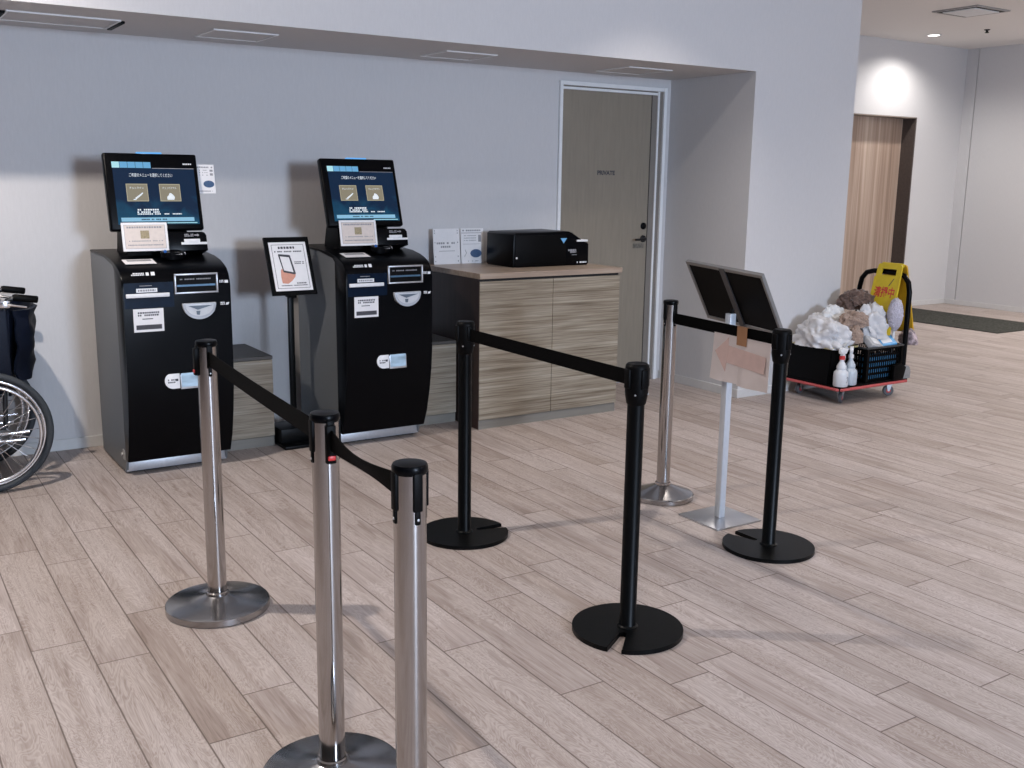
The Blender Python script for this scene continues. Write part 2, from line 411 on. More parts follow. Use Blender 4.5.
# the private door
d1 = bpy.data.objects.new('door_1', None); C.objects.link(d1); d1.location = (4.64, YB, 0); struct(d1)
MB().box(-.478, -.452, -.020, .01, 0, 2.155, .002, 1).box(.450, .478, -.022, .01, 0, 2.155, .002, 1).box(-.452, .450, -.020, .01, 2.127, 2.155, .002, 1).build('door_casing', WHITE_TRIM, d1, label='white painted door casing')
MB().box(.398, .415, -.014, .0, 0, 2.127, .002, 1).box(-.452, .398, -.012, .0, 2.100, 2.118, .002, 1).build('door_stop', WHITE_TRIM, d1)
MB().box(.415, .450, -.006, .0, 0, 2.127).box(.350, .398, -.006, .0, 0, 2.10).box(-.452, .415, -.006, .0, 2.118, 2.127).build('door_jamb', DOOR_FR, d1, label='taupe strip beside the door leaf')
MB().box(-.450, .342, -.007, .0, .006, 2.099, .002, 1).build('door_leaf', DOOR, d1)
MB().box(.342, .350, -.003, .0, .0, 2.10).build('door_gap_shade', SHADOWGAP, d1)  # dark strip painted as the shade between leaf and jamb
MB().lathe([(0, .0), (.024, .0), (.026, .004), (.024, .012), (.012, .016), (0, .016)], 24, mtx=Matrix.Translation((.306, -.006, 1.072)) @ Matrix.Rotation(pi/2, 4, 'X')).tube([(.306, -.012, 1.072), (.306, -.05, 1.072), (.295, -.058, 1.072), (.26, -.06, 1.070), (.20, -.056, 1.068)], .0085, 10).build('door_lever', mat('dark_bronze', (.05, .048, .05), .3, .8, nscale=60, namt=.1), d1)
MB().lathe([(0, 0), (.025, 0), (.025, .008), (.014, .014), (0, .014)], 24, mtx=Matrix.Translation((.306, -.006, 1.165)) @ Matrix.Rotation(pi/2, 4, 'X')).build('lock_cylinder', BLACKM, d1)
MB().box(.215, .315, -.009, -.006, 1.005, 1.038).build('door_plate', mat('engraved_plate', (.17, .155, .13), .5, .3, nscale=80, namt=.3), d1)
text('PRIVATE', .040, INK, d1, (-.056, -.0075, 1.543), FR, bold=.0018, width=.158)
# corridor sliding door in its recess
d2 = bpy.data.objects.new('door_2', None); C.objects.link(d2); d2.location = (10.2, YC, 0); struct(d2)
MB().box(-.52, .67, .175, .215, .004, 2.27).build('door_leaf', WOODV, d2, smooth=False, label='wood door with vertical grain')
MB().box(.652, .672, -.004, .175, .0, 2.27).build('door_jamb', DARKB, d2, smooth=False, label='dark brown jamb')
MB().box(-.52, .672, -.004, .175, 2.262, 2.275).build('door_head', mat('taupe_head', (.25, .21, .18), .5, nscale=30, namt=.05), d2, smooth=False)
# soffit panels
def soffit_panel(x0, x1, y0, y1, label, clips=False):
    t = thing('access_panel', label, 'access panel', ((x0+x1)/2, (y0+y1)/2, ZS), 0, 'flush panels in the bulkhead soffit')
    a, b, w = (x1-x0)/2, (y1-y0)/2, .012
    MB().box(-a, a, -b, -b+w, -.007, 0).box(-a, a, b-w, b, -.007, 0).box(-a, -a+w, -b+w, b-w, -.007, 0).box(a-w, a, -b+w, b-w, -.007, 0).build('frame', WHITE_TRIM, t, smooth=False)
    MB().box(-a+w+.004, a-w-.004, -b+w+.004, b-w-.004, -.004, 0).build('panel', W_PAPER, t, smooth=False)
    if clips:
        for s in (-1, 1): MB().box(s*(a+.012)-.012, s*(a+.012)+.012, -b+.03, b-.01, -.012, 0, .003).build('clip', BLACKM, t)
soffit_panel(.70, 1.20, 5.33, 5.665, 'long flush panel with black end clips in soffit above the kiosk nearest the wheelchair', True)
soffit_panel(1.645, 1.985, 5.335, 5.67, 'white framed square panel in soffit between the two kiosk monitors')
soffit_panel(3.0, 3.345, 5.36, 5.69, 'white framed square panel in soffit above the wood counter')
soffit_panel(4.33, 4.70, 5.34, 5.69, 'white framed square panel in soffit just in front of beige door')
# corridor ceiling fittings
t = thing('ceiling_vent', 'square white air diffuser set flush in the corridor ceiling', 'vent', (9.19, 6.23, ZC))
MB().box(-.26, .26, -.24, -.21, -.012, 0).box(-.26, .26, .21, .24, -.012, 0).box(-.26, -.23, -.21, .21, -.012, 0).box(.23, .26, -.21, .21, -.012, 0).build('frame', mat('grey_vent_frame', (.33, .32, .31), .5, nscale=30, namt=.05), t, smooth=False)
MB().box(-.19, .19, -.17, .17, -.020, -.012).build('diffuser_plate', WHITE_TRIM, t, smooth=False)
MB().box(-.23, .23, -.21, .21, -.012, -.002).build('slot_shade', SHADOWGAP, t, smooth=False)  # dark sheet painted as the shade behind the diffuser plate
t = thing('ceiling_downlight', 'round lit recessed downlight in the corridor ceiling', 'light', (10.35, 7.445, ZC))
MB().lathe([(.062, 0), (.085, 0), (.085, -.004), (.066, -.008), (.062, -.004), (.062, 0)], 32).build('trim_ring', WHITE_TRIM, t)
MB().lathe([(0, 0), (.062, 0), (.062, -.003), (0, -.003)], 32).build('lamp', emit('lit_downlight', (1., .97, .92), 9.), t)
t = thing('sprinkler', 'small dark sprinkler head on the corridor ceiling', 'sprinkler', (10.42, 6.85, ZC))
MB().lathe([(0, 0), (.030, 0), (.030, -.006), (.012, -.010), (.012, -.026), (.022, -.030), (.022, -.034), (0, -.034)], 20).build('sprinkler_body', BLACKM, t)
# door mat in the corridor
o = MB().box(9.83, 10.87, 6.0, 7.86, .0, .009, .003, 1).build('door_mat', mat('charcoal_carpet_mat', (.055, .056, .05), .95, nscale=55, namt=.6, bump=.4, spec=.1))
tag(o, 'dark grey carpet mat on the corridor floor before the wood door', 'mat')
# ------------------------------------------------------------------ kiosks (built about x=1.33, y=5.45)
KX, KY = 1.33, 5.45
def make_kiosk(label):
    t = thing('self_service_kiosk', label, 'kiosk', (KX, KY, 0), 0, 'black self-service kiosks along the back wall')
    w = .2585
    F = lambda y: y-KY
    side = [(F(5.77), .012), (F(5.77), 1.085), (F(5.44), 1.080), (F(5.235), 1.06), (F(5.20), 1.04), (F(5.20), .09), (F(5.232), .012)]
    for s in (-1, 1):
        MB().prism(side, 0, s*w-s*.012, s*w).build('side_panel', GREYSIDE, t, smooth=False, label='grey metal side')
    MB().box(-w+.013, w-.013, F(5.24), F(5.765), .07, 1.07).build('inner_case', BLACKM, t, smooth=False)
    MB().box(-w+.004, w-.004, F(5.228), F(5.75), .012, .072, .002).build('plinth', SILVER, t, label='silver plinth')
    MB().box(-w+.02, w-.02, F(5.26), F(5.74), 0, .012).build('foot', BLACKM, t)
    # fascia: bulging black front that rolls over into the sloped console
    prof = [(5.205, .078), (5.160, .078), (5.125, .17), (5.092, .30), (5.070, .43), (5.060, .55), (5.060, .955), (5.064, .985), (5.078, 1.013), (5.102, 1.036), (5.140, 1.053), (5.20, 1.068), (5.30, 1.084), (5.46, 1.094), (5.775, 1.098), (5.775, 1.086), (5.43, 1.082), (5.24, 1.062), (5.205, 1.04)]
    MB().prism([(F(a), b) for a, b in prof], 0, -w-.002, w+.002, bev=.006).build('front_fascia', BLACKG, t, ang=35, label='gloss black rounded front')
    # monitor bracket and monitor
    MB().prism([(F(5.36), 1.09), (F(5.42), 1.30), (F(5.47), 1.42), (F(5.50), 1.42), (F(5.60), 1.09)], 0, -.16, .15, bev=.006).build('monitor_bracket', BLACKM, t)
    a = R(13.8)
    mw_, mh = .456, .388
    mon = MB().box(-mw_/2, mw_/2, 0, mh, -.042, 0, .010, 3).build('monitor', BLACKG, t, (-.018, F(5.288), 1.219), (pi/2-a, 0, 0))
    def U(u): return -mw_/2+u*mw_
    def V(v): return mh*(1-v)
    rect(U(.085), U(.955), V(.925), V(.195), .0006).build('screen', SCR, mon, smooth=False, label='lit dark blue touch screen')
    for k in range(5):
        rect(U(.082+k*.0825), U(.082+k*.0825+.078), V(.195), V(.118), .0010).build('screen_tab', SC_TABL if k == 0 else SC_TAB, mon, smooth=False)
    rect(U(.082+.42), U(.955), V(.200), V(.192), .001).build('screen_line', INKG, mon, smooth=False)
    text('ご希望のメニューを選択してください', .02, SC_WHITE, mon, (U(.48), V(.29), .0012), name='screen_title', width=.46*mw_)
    for k, (u, v, s) in enumerate(((.205, .40, 1), (.555, .40, 1))):
        rect(U(u), U(u+.225), V(v+.225), V(v), .0010).build('screen_button_edge', SC_EDGE, mon, smooth=False)
        bt_ = rect(U(u+.006), U(u+.219), V(v+.218), V(v+.008), .0014).build('screen_button', SC_BTN, mon, smooth=False)
        text('チェックイン' if k == 0 else 'チェックアウト', .012, SC_WHITE, mon, (U(u+.11), V(v+.055), .0016), name='button_text', width=.15*mw_)
    icon = MB(); u = U(.335); v = V(.558)
    icon.prism([(u-.022, v-.010), (u-.016, v-.016), (u+.012, v+.006), (u+.020, v+.016), (u+.016, v+.018), (u+.006, v+.010)], 2, .0014, .0018)
    icon.box(u-.030, u-.016, v-.019, v-.015, .0014, .0018)
    icon.build('button_icon', SC_WHITE, mon, smooth=False)
    icon = MB(); u = U(.67)
    icon.prism([(u-.018, v-.018), (u+.016, v-.018), (u+.019, v-.004), (u+.012, v+.006), (u+.004, v+.014), (u-.004, v+.016), (u-.008, v+.006), (u-.018, v-.004)], 2, .0014, .0018)
    icon.build('button_icon', SC_WHITE, mon, smooth=False)
    rnd = random.Random(3)
    n = print_lines(MB(), U(.30), U(.55), (V(.735),), .008, rnd); print_lines(n, U(.295), U(.53), (V(.765),), .007, rnd); print_lines(n, U(.295), U(.77), (V(.790),), .006, rnd)
    n.build('screen_notes', SC_WHITE, mon, (0, 0, .0006), smooth=False)
    rect(U(.12), U(.90), V(.885), V(.835), .0010).build('screen_bar', SC_BAR, mon, smooth=False)
    rect(U(.60), U(.93), V(.912), V(.902), .0010).build('screen_status', SC_TABL, mon, smooth=False)
    n = print_lines(MB(), U(.33), U(.60), (V(.860),), .006, rnd, gap=.3); n.build('bar_print', SCR, mon, (0, 0, .0007), smooth=False)
    MB().box(-.066, .058, mh-.004, mh+.007, -.03, -.004, .003).build('status_light', SC_LED, mon, label='blue status light strip')
    print_lines(MB(), U(.84), U(.935), (V(.135),), .007, rnd, gap=0).build('maker_mark', PRINTW, mon, (0, 0, 0), smooth=False)
    # receipt printer below the monitor
    rp = MB().prism([(.02, 0), (.217, 0), (.217, .078), (.207, .092), (.195, .096), (.02, .096)], 2, -.13, 0, bev=.004).build('receipt_printer', BLACKG, t, (0, F(5.262), 1.116), (R(76), 0, 0))
    MB().box(.085, .215, .030, .042, 0, .004, .001).box(.10, .18, .042, .058, 0, .006, .001).build('receipt_slot', PRINTW, rp, label='white receipt slot')
    print_lines(MB(), .105, .150, (.082, .074), .006, rnd).prism([(.155, .075), (.17, .075), (.17, .07), (.18, .078), (.17, .086), (.17, .081), (.155, .081)], 2, 0, .0006).build('printer_print', INKG, rp, smooth=False)
    # white card leaning in front of the monitor
    cd = MB().box(-.110, .110, 0, .142, -.003, 0, .0008, 1).build('notice_card', PAPER, t, (-.090, F(5.255), 1.119), (R(78), 0, R(-1)), label='white framed notice card with gold square')
    MB().box(-.098, .098, .012, .130, 0, .0005).build('card_field', CREAM, cd, smooth=False)
    fr = MB()
    for p in ((-.098, .098, .012, .0135), (-.098, .098, .1285, .130), (-.098, -.0965, .0135, .1285), (.0965, .098, .0135, .1285)): fr.box(p[0], p[1], p[2], p[3], .0005, .0009)
    print_lines(fr, -.085, .085, (.118,), .009, rnd, .0009); print_lines(fr, -.085, .085, (.050,), .005, rnd, .0009); print_lines(fr, -.085, .085, (.030,), .006, rnd, .0009)
    fr.build('card_print', INKG, cd, smooth=False)
    rect(-.022, .020, .062, .102, .0009).build('card_emblem', GOLD, cd, smooth=False)
    # paper slip and card reader knob on the console
    MB().box(-.075, .072, -.045, .045, 0, .0010).build('paper_slip', PAPER, t, (-.140, F(5.205), 1.0715), (R(10), 0, 0), smooth=False)
    MB().box(-.055, .06, .004, .036, .001, .0014).build('slip_print', INKG, t, (-.140, F(5.205), 1.0715), (R(10), 0, 0), smooth=False)
    MB().prism(disc_pts(0, 0, .062, .034), 2, 0, .035, bev=.008).build('card_reader', BLACKG, t, (.030, F(5.235), 1.082), (R(10), 0, 0))
    MB().lathe([(0, .004), (.007, .003), (.009, 0), (0, 0)], 16).build('reader_light', mat('blue_lens', (.02, .10, .35), .2, nscale=20, namt=.1), t, (-.012, F(5.212), 1.118), (R(60), 0, 0))
    print_lines(MB(), .035, .085, (.009, .0), .007, rnd).build('reader_print', INKG, t, (0.0, F(5.199), 1.104), (R(45), 0, 0), smooth=False)
    # front details; front plane y = 5.06
    yf = F(5.0595)
    n = print_lines(MB(), -.21, -.15, (1.026, 1.018), .006, rnd); n.box(-.142, -.128, 1.014, 1.030, 0, .0006).box(-.118, -.100, 1.012, 1.032, 0, .0006)
    o = n.build('slot_symbols', PRINTW, t, (0, F(5.077), .0), (R(90-28), 0, 0), smooth=False)
    # re-seat on the rolled edge
    o.rotation_euler = (R(64), 0, 0); o.location = (0, F(5.0835)-1.022*cos(R(64)), 1.0215-1.022*sin(R(64)))
    rect(-.252, .0-.02, .86, .982, .0008).build('blue_panel', mat('deep_blue_gloss', (.002, .008, .022), .3, nscale=30, namt=.2, spec=.12), t, (0, yf, 0), FR, smooth=False)
    rect(-.180, -.122, .966, .969, .0014).build('slot_mark', INKG, t, (0, yf, 0), FR, smooth=False)
    sl = MB().box(-.245, -.042, .912, .931, 0, .010, .002).build('card_slot', PRINTW, t, (0, yf, 0), FR, label='white card slot bar')
    MB().box(-.196, -.098, .936, .955, 0, .0014).build('slot_label', PRINTW, t, (0, yf, 0), FR, smooth=False)
    print_lines(MB(), -.188, -.106, (.9455,), .009, rnd, .002).build('slot_print', INKG, t, (0, yf, 0), FR, smooth=False)
    nl = MB().box(-.216, -.074, .745, .857, 0, .0016).build('notice_label', PAPER, t, (0, yf, 0), FR, smooth=False, label='white notice label with black bar')
    print_lines(MB(), -.195, -.095, (.838,), .009, rnd, .001); n = print_lines(MB(), -.195, -.095, (.838, .826), .008, rnd); n.box(-.175, -.125, .806, .810, 0, .001); n.box(-.205, -.085, .757, .779, 0, .001)
    n.build('label_print', INK, nl, (0, 0, .0016), smooth=False)
    # banknote opening with a silver frame
    fr = MB()
    for p in ((-.018, .194, 1.012, 1.020), (-.018, .194, .922, .930), (-.018, -.010, .930, 1.012), (.186, .194, .930, 1.012)): fr.box(p[0], p[1], p[2], p[3], 0, .016, .002)
    bn = fr.build('banknote_frame', SILVER, t, (0, yf-.002, 0), FR, label='silver framed banknote opening')
    MB().box(-.010, .186, .930, 1.012, 0, .006).build('banknote_mouth', BLACKM, bn, smooth=False)
    MB().box(-.006, .182, .957, .966, .006, .010).build('banknote_rail', mat('dull_blue_rail', (.08, .16, .25), .35, .3, nscale=30, namt=.1), bn, smooth=False)
    print_lines(MB(), .01, .16, (.992,), .006, rnd).build('banknote_print', INKG, bn, (0, 0, .006), smooth=False)
    # coin tray
    half = [(.016, .874), (.178, .874)] + disc_pts(.097, .870, .083, .076, 20, 0, -pi)
    ct = MB().prism(half, 2, 0, .022, bev=.004).build('coin_tray', TRAYM, t, (0, yf, 0), FR, label='grey half round coin tray')
    inner = [(.030, .866), (.164, .866)] + disc_pts(.097, .862, .068, .052, 20, 0, -pi)
    MB().prism(inner, 2, .022, .024).build('tray_dish', mat('pale_tray_dish', (.55, .57, .60), .3, nscale=30, namt=.06), ct, smooth=False)
    MB().prism([(.04, .862), (.16, .862), (.085, .842)], 2, .024, .0255).prism([(.078, .836), (.098, .836), (.094, .816), (.08, .818)], 2, .024, .0255).build('tray_hollow', mat('slate_hollow', (.10, .13, .17), .4, nscale=30, namt=.1), ct, smooth=False)
    print_lines(MB(), .205, .226, (.978, .971), .006, rnd, gap=0).build('slot_symbol', PRINTW, t, (0, yf, 0), FR, smooth=False)
    MB().box(.231, .249, .966, .980, 0, .0006).build('slot_symbol', PRINTW, t, (0, yf, 0), FR, smooth=False)
    print_lines(MB(), .207, .228, (.868, .860), .006, rnd, gap=0).build('tray_symbol', PRINTW, t, (0, yf, 0), FR, smooth=False)
    MB().prism([(.232, .855), (.247, .857), (.251, .869), (.236, .867)], 2, 0, .0006).build('tray_symbol', PRINTW, t, (0, yf, 0), FR, smooth=False)
    # receipt outlet: half round plate and window
    yo = F(5.064)
    pts = [(-.012, .452), (-.012, .533)] + disc_pts(-.045, .4925, .040, .0405, 18, pi/2, 3*pi/2)
    oz = R(90-5)
    ro = MB().prism([(a_, b_-.4925) for a_, b_ in pts], 2, 0, .006, bev=.001).build('outlet_plate', PRINTW, t, (0, F(5.0655), .4925), (R(86), 0, 0), label='white half round outlet plate')
    print_lines(MB(), -.07, -.035, (.004, -.008), .007, rnd).box(-.034, -.020, -.003, .008, 0, .0006).build('plate_print', INK, ro, (0, 0, .006), smooth=False)
    wn_ = MB().box(-.008, .096, -.046, .046, 0, .005, .001).build('outlet_window', SILVER, t, (0, F(5.0655), .4925), (R(86), 0, 0))
    MB().box(-.004, .092, -.036, .042, .005, .0058).build('window_film', GLASSW, wn_, smooth=False)
    MB().lathe([(0, .0), (.009, 0), (.009, .012), (0, .012)], 12, mtx=Matrix.Translation((-.2585, F(5.26), .10)) @ Matrix.Rotation(-pi/2, 4, 'Y')).box(-.262, -.2585, F(5.225), F(5.265), .075, .125).build('side_lock', mat('lock_plate', (.45, .45, .45), .4, .3, nscale=40, namt=.1), t)
    return t
k1 = make_kiosk('black kiosk nearest the wheelchair, white leaflet taped to its monitor')
k2 = dup(k1, (KX+1.148, KY, 0), 0, 'black kiosk right of the menu sign and beside the wood counter')
for ch in k2.children:
    if ch.name.startswith('monitor') and 'bracket' not in ch.name: ch.rotation_euler = (pi/2-R(18), 0, 0); ch.location.x -= .010; ch.location.z += .006
# leaflet taped to the first kiosk's monitor
o = thing('monitor_leaflet', 'small white leaflet with navy oval taped to the monitor of the kiosk nearest the wheelchair', 'leaflet', (KX+.2545, KY-.07, 1.472))
lf = MB().box(-.047, .047, -.074, .074, -.0006, .0006).build('sheet', PAPER, o, (0, 0, 0), (R(80), 0, 0), smooth=False)
rnd = random.Random(11)
n = print_lines(MB(), -.04, .04, (.060,), .007, rnd); print_lines(n, -.03, .015, (.045, .033, .020), .004, rnd, gap=1.); n.box(.024, .040, .018, .030, 0, .0006).box(.024, .040, .038, .048, 0, .0006)
print_lines(n, -.04, .03, (-.062,), .005, rnd); n.build('leaflet_print', INKG, lf, (0, 0, .0006), smooth=False)
MB().prism(disc_pts(.014, -.026, .028, .018), 2, .0006, .0012).build('leaflet_oval', INKBLUE, lf, smooth=False)
# ------------------------------------------------------------------ low cabinets and counter
def low_cabinet(x0, x1, label):
    t = thing('low_cabinet', label, 'cabinet', ((x0+x1)/2, 5.64, 0), 0, 'low wooden cabinets behind the kiosks')
    a = (x1-x0)/2
    MB().box(-a, a, -.222, .228, .055, .497).build('carcass', WOODH, t, smooth=False)
    MB().box(-a, a, -.24, .228, .497, .515, .002, 1).build('top_board', mat('dark_grey_top', (.07, .062, .055), .5, nscale=30, namt=.15, stretch=(.1, 1, 1)), t, label='dark grey top board')
    MB().box(-a+.002, a-.002, -.240, -.223, .06, .494, .001, 1).build('front_panel', WOODH, t)
    MB().box(-a+.002, a-.002, -.23, .22, 0, .055).build('toe_kick', TOE, t, smooth=False)
low_cabinet(1.605, 1.918, 'low grey oak cabinet left of the menu sign pole')
low_cabinet(2.755, 3.092, 'low grey oak cabinet wedged between right kiosk and the taller counter')
t = thing('counter_cabinet', 'two-door oak counter cabinet carrying the black printer, left of beige door', 'cabinet', (3.63, 5.50, 0))
MB().box(-.53, .525, -.335, .375, .055, .912).build('carcass', WOODD, t, smooth=False, label='dark brown carcass')
MB().box(-.532, .538, -.365, .378, .912, .945, .002, 1).build('worktop', WOODT, t, label='pale oak worktop')
MB().box(-.5325, -.5295, -.355, .376, .0, .912).build('side_board', WOODD, t, smooth=False, label='dark red-brown side board')
MB().box(-.528, -.0015, -.358, -.336, .058, .897, .001, 1).build('door', WOODH, t)
MB().box(.0015, .524, -.358, -.336, .058, .897, .001, 1).build('door', WOODH, t)
MB().box(-.528, .524, -.340, -.335, .897, .912).build('shadow_gap', SHADOWGAP, t, smooth=False)  # dark strip painted as the shade under the worktop
MB().box(-.528, .519, -.352, .30, 0, .055).build('toe_kick', TOE, t, smooth=False)
# printer on the counter
t = thing('card_printer', 'long low black printer lying on the oak counter', 'printer', (3.70, 5.56, .945))
prof = [(-.205, .012), (-.200, .205), (-.185, .216), (.225, .222), (.255, .212), (.335, .150), (.375, .148), (.388, .135), (.388, .010), (.375, .0), (-.195, .0)]
body = MB().prism(prof, 1, -.165, .16, bev=.008).build('printer_body', BLACKG, t)
MB().box(-.19, .20, -.169, -.160, .012, .20, .003).build('side_cover', BLACKM, t)
MB().box(.285, .372, -.175, -.05, .1535, .166, .002).build('paper_exit', PRINTW, t, label='white exit slot')
MB().prism([(.155, .178), (.205, .178), (.180, .145)], 1, -.1715, -.169).build('blue_sticker', INKCY, t, smooth=False, label='light blue triangular sticker')
rnd = random.Random(5)
print_lines(MB(), .22, .285, (.10, .088), .012, rnd).box(.25, .29, .068, .071, 0, .0006).build('printer_print', INKG, t, (0, -.166, 0), FR, smooth=False)
print_lines(MB(), .25, .37, (.02,), .010, rnd, gap=.8).build('printer_lamps', PRINTW, t, (0, -.166, 0), FR, smooth=False)
MB().lathe([(0, .003), (.006, .002), (.007, 0), (0, 0)], 14).build('status_lamp', PRINTW, t, (-.18, -.169, .06), FR)
# standing leaflet on the counter
def counter_leaflet(x, y, w, rz, label, kind):
    t = thing('counter_card', label, 'leaflet', (x, y, .9455), rz, 'white cards standing on the counter')
    s = MB().box(-w/2, w/2, -.0012, .0012, 0, .228).prism([(.0012, 0), (.0012, .15), (.03, .0), (.026, 0)], 0, -.03, .03).build('card', PAPER, t, rot=(R(-5), 0, 0), smooth=False)
    r_ = random.Random(kind)
    n = MB()
    if kind == 1:
        print_lines(n, -.075, .07, (.135,), .012, r_); print_lines(n, -.045, .03, (.112,), .012, r_); n.box(-.06, .06, .083, .086, 0, .0006)
        for yy in (.215, .2, .14, .05, .02): n.box(-.09, -.085, yy-.004, yy+.004, 0, .0006).box(.08, .086, yy-.006, yy+.003, 0, .0006)
    else:
        print_lines(n, -.07, .07, (.214,), .010, r_); n.box(-.078, .07, .196, .200, 0, .0006); print_lines(n, -.06, .03, (.18, .165, .15), .005, r_)
        n.box(.045, .066, .14, .185, 0, .0006); n.box(-.07, .06, .125, .127, 0, .0006)
        n.tube([(-.06, .045, .0), (-.045, .07, 0), (-.055, .09, 0)], .002, 4); print_lines(n, -.05, .07, (.015,), .006, r_, gap=1.5)
    n.build('card_print', INKG, s, (0, -.0014, 0), FR, smooth=False)
    if kind == 2: MB().prism(disc_pts(.025, .065, .042, .027), 2, 0, .0008).build('card_oval', INKBLUE, s, (0, -.0014, 0), FR, smooth=False)
counter_leaflet(3.252, 5.80, .200, R(2), 'plain white notice card standing at left end of the counter', 1)
counter_leaflet(3.440, 5.795, .168, R(-3), 'white card with navy oval standing beside the black printer', 2)
# ------------------------------------------------------------------ menu sign stand between the kiosks
t = thing('menu_sign_stand', 'black pole sign showing a phone in hand, between the two kiosks', 'sign', (2.02, 5.40, 0))
MB().box(-.092, .155, -.135, .15, 0, .018, .003).build('base_plate', BLACKP, t)
MB().box(-.088, .148, -.06, .14, .018, .10, .004).build('base_weight', BLACKP, t)
MB().box(.020, .049, .05, .078, .10, .90, .002).build('pole', BLACKP, t)
MB().box(.005, .045, -.01, .066, .83, .90, .003).build('bracket', BLACKM, t)
a = R(23)
bd = MB().box(-.128, .128, 0, .330, -.016, 0, .002, 1).build('board', BLACKP, t, (.004, -.10, .860), (pi/2-a, 0, 0))
sh = rect(-.106, .106, .022, .300, .0006).build('poster', PAPER, bd, smooth=False, label='white poster')
n = MB()
for p in ((-.092, .092, .036, .038), (-.092, .092, .284, .286), (-.092, -.090, .038, .284), (.090, .092, .038, .284)): n.box(p[0], p[1], p[2], p[3], 0, .0006)
rnd = random.Random(21); print_lines(n, -.055, .055, (.268,), .013, rnd); print_lines(n, -.08, .075, (.246,), .007, rnd); print_lines(n, .025, .08, (.185, .176), .005, rnd); print_lines(n, -.07, .08, (.052,), .005, rnd); print_lines(n, .01, .08, (.064,), .007, rnd)
n.build('poster_print', INK, sh, (0, 0, .0006), smooth=False)
ph = MB().prism([(-.046, .128), (.014, .114), (.022, .118), (.006, .222), (0, .226), (-.058, .232), (-.062, .228)], 2, 0, .0010).build('printed_phone', INK, sh, (0, 0, .0006), smooth=False)
MB().prism([(-.042, .138), (.010, .126), (-.002, .212), (-.053, .219)], 2, .0010, .0014).build('phone_screen', PAPER, ph, smooth=False)
MB().prism([(-.062, .066), (-.030, .062), (-.005, .078), (.016, .100), (.022, .120), (.012, .116), (-.044, .128), (-.052, .150), (-.060, .140), (-.064, .105)], 2, 0, .0008).build('printed_hand', SKIN, sh, (0, 0, .0004), smooth=False)
# ------------------------------------------------------------------ stanchions
def belt_between(t, a, b, half=.025, sag=.0, tw=0., n=24, z=.895):
    """belt in the post's own frame from post a to post b (world x,y)"""
    A = Vector((a[0], a[1], z)); B = Vector((b[0], b[1], z)); d = (B-A).normalized()
    A += d*.034; B -= d*.036
    P, T = [], []
    for i in range(n+1):
        f = i/n; p = A.lerp(B, f); p.z -= sag*4*f*(1-f); P.append(p-Vector((a[0], a[1], 0)))
        T.append(tw*sin(pi*min(1, max(0, (f-.05)/.9)))**1.0)
    MB().ribbon(P, half, .0012, T if tw else None).build('belt', BELT, t, smooth=True, ang=30)
    ang = math.atan2(d.y, d.x); L = (B-A).length+.034
    MB().box(L-.006, L+.006, -.012, .012, z-half-.008, z+half+.004, .002, mtx=Matrix.Rotation(ang, 4, 'Z')).build('belt_clip', BLACKM, t)
def steel_stanchion(x, y, label, rz, cone=False, red=None, r=.0325):
    t = thing('belt_stanchion', label, 'stanchion', (x, y, 0), rz, 'steel queue barrier posts')
    if cone:
        MB().lathe([(0, 0), (.146, 0), (.148, .004), (.148, .022), (.144, .026), (.130, .030), (.060, .056), (.036, .066), (.036, .070), (0, .070)], 56).build('base', STEELB, t, ang=25)
    else:
        MB().lathe([(0, 0), (.176, 0), (.178, .003), (.178, .024), (.175, .027), (.168, .029), (.10, .040), (.046, .050), (.040, .053), (.040, .056), (0, .056)], 64).build('base', STEELB, t, ang=25)
    MB().lathe([(r+.005, -.004), (r+.005, .006), (r+.001, .009)], 36, c=(0, 0, .056 if not cone else .07)).build('collar', STEEL, t)
    MB().lathe([(0, .05), (r, .05), (r, .938), (0, .938)], 40).build('post', STEEL, t)
    MB().lathe([(0, .956), (r*.6, .956), (r+.001, .953), (r+.0035, .948), (r+.0035, .938), (r+.001, .934), (0, .934)], 40).build('cap', BLACKG, t)
    for k in range(4):
        q = Matrix.Rotation(k*pi/2, 4, 'Z')
        MB().box(r-.004, r+.005, -.010, .010, .862, .940, .003, mtx=q).box(r-.002, r+.0035, -.006, .006, .835, .866, .003, mtx=q).build('belt_slot', BLACKM, t)
        MB().lathe([(0, .002), (.0025, .001), (.003, 0), (0, 0)], 10, mtx=q @ Matrix.Translation((r+.0033, 0, .846)) @ Matrix.Rotation(pi/2, 4, 'Y')).build('screw', SILVER, t)
    if red is not None:
        q = Matrix.Rotation(red-rz, 4, 'Z')
        MB().box(r-.004, r+.012, -.012, .012, .838, .930, .003, mtx=q).build('belt_cassette', BLACKM, t)
        MB().box(r+.002, r+.014, -.010, .010, .846, .858, .003, mtx=q).build('red_lock', RED, t, label='red lock tab')
    return t
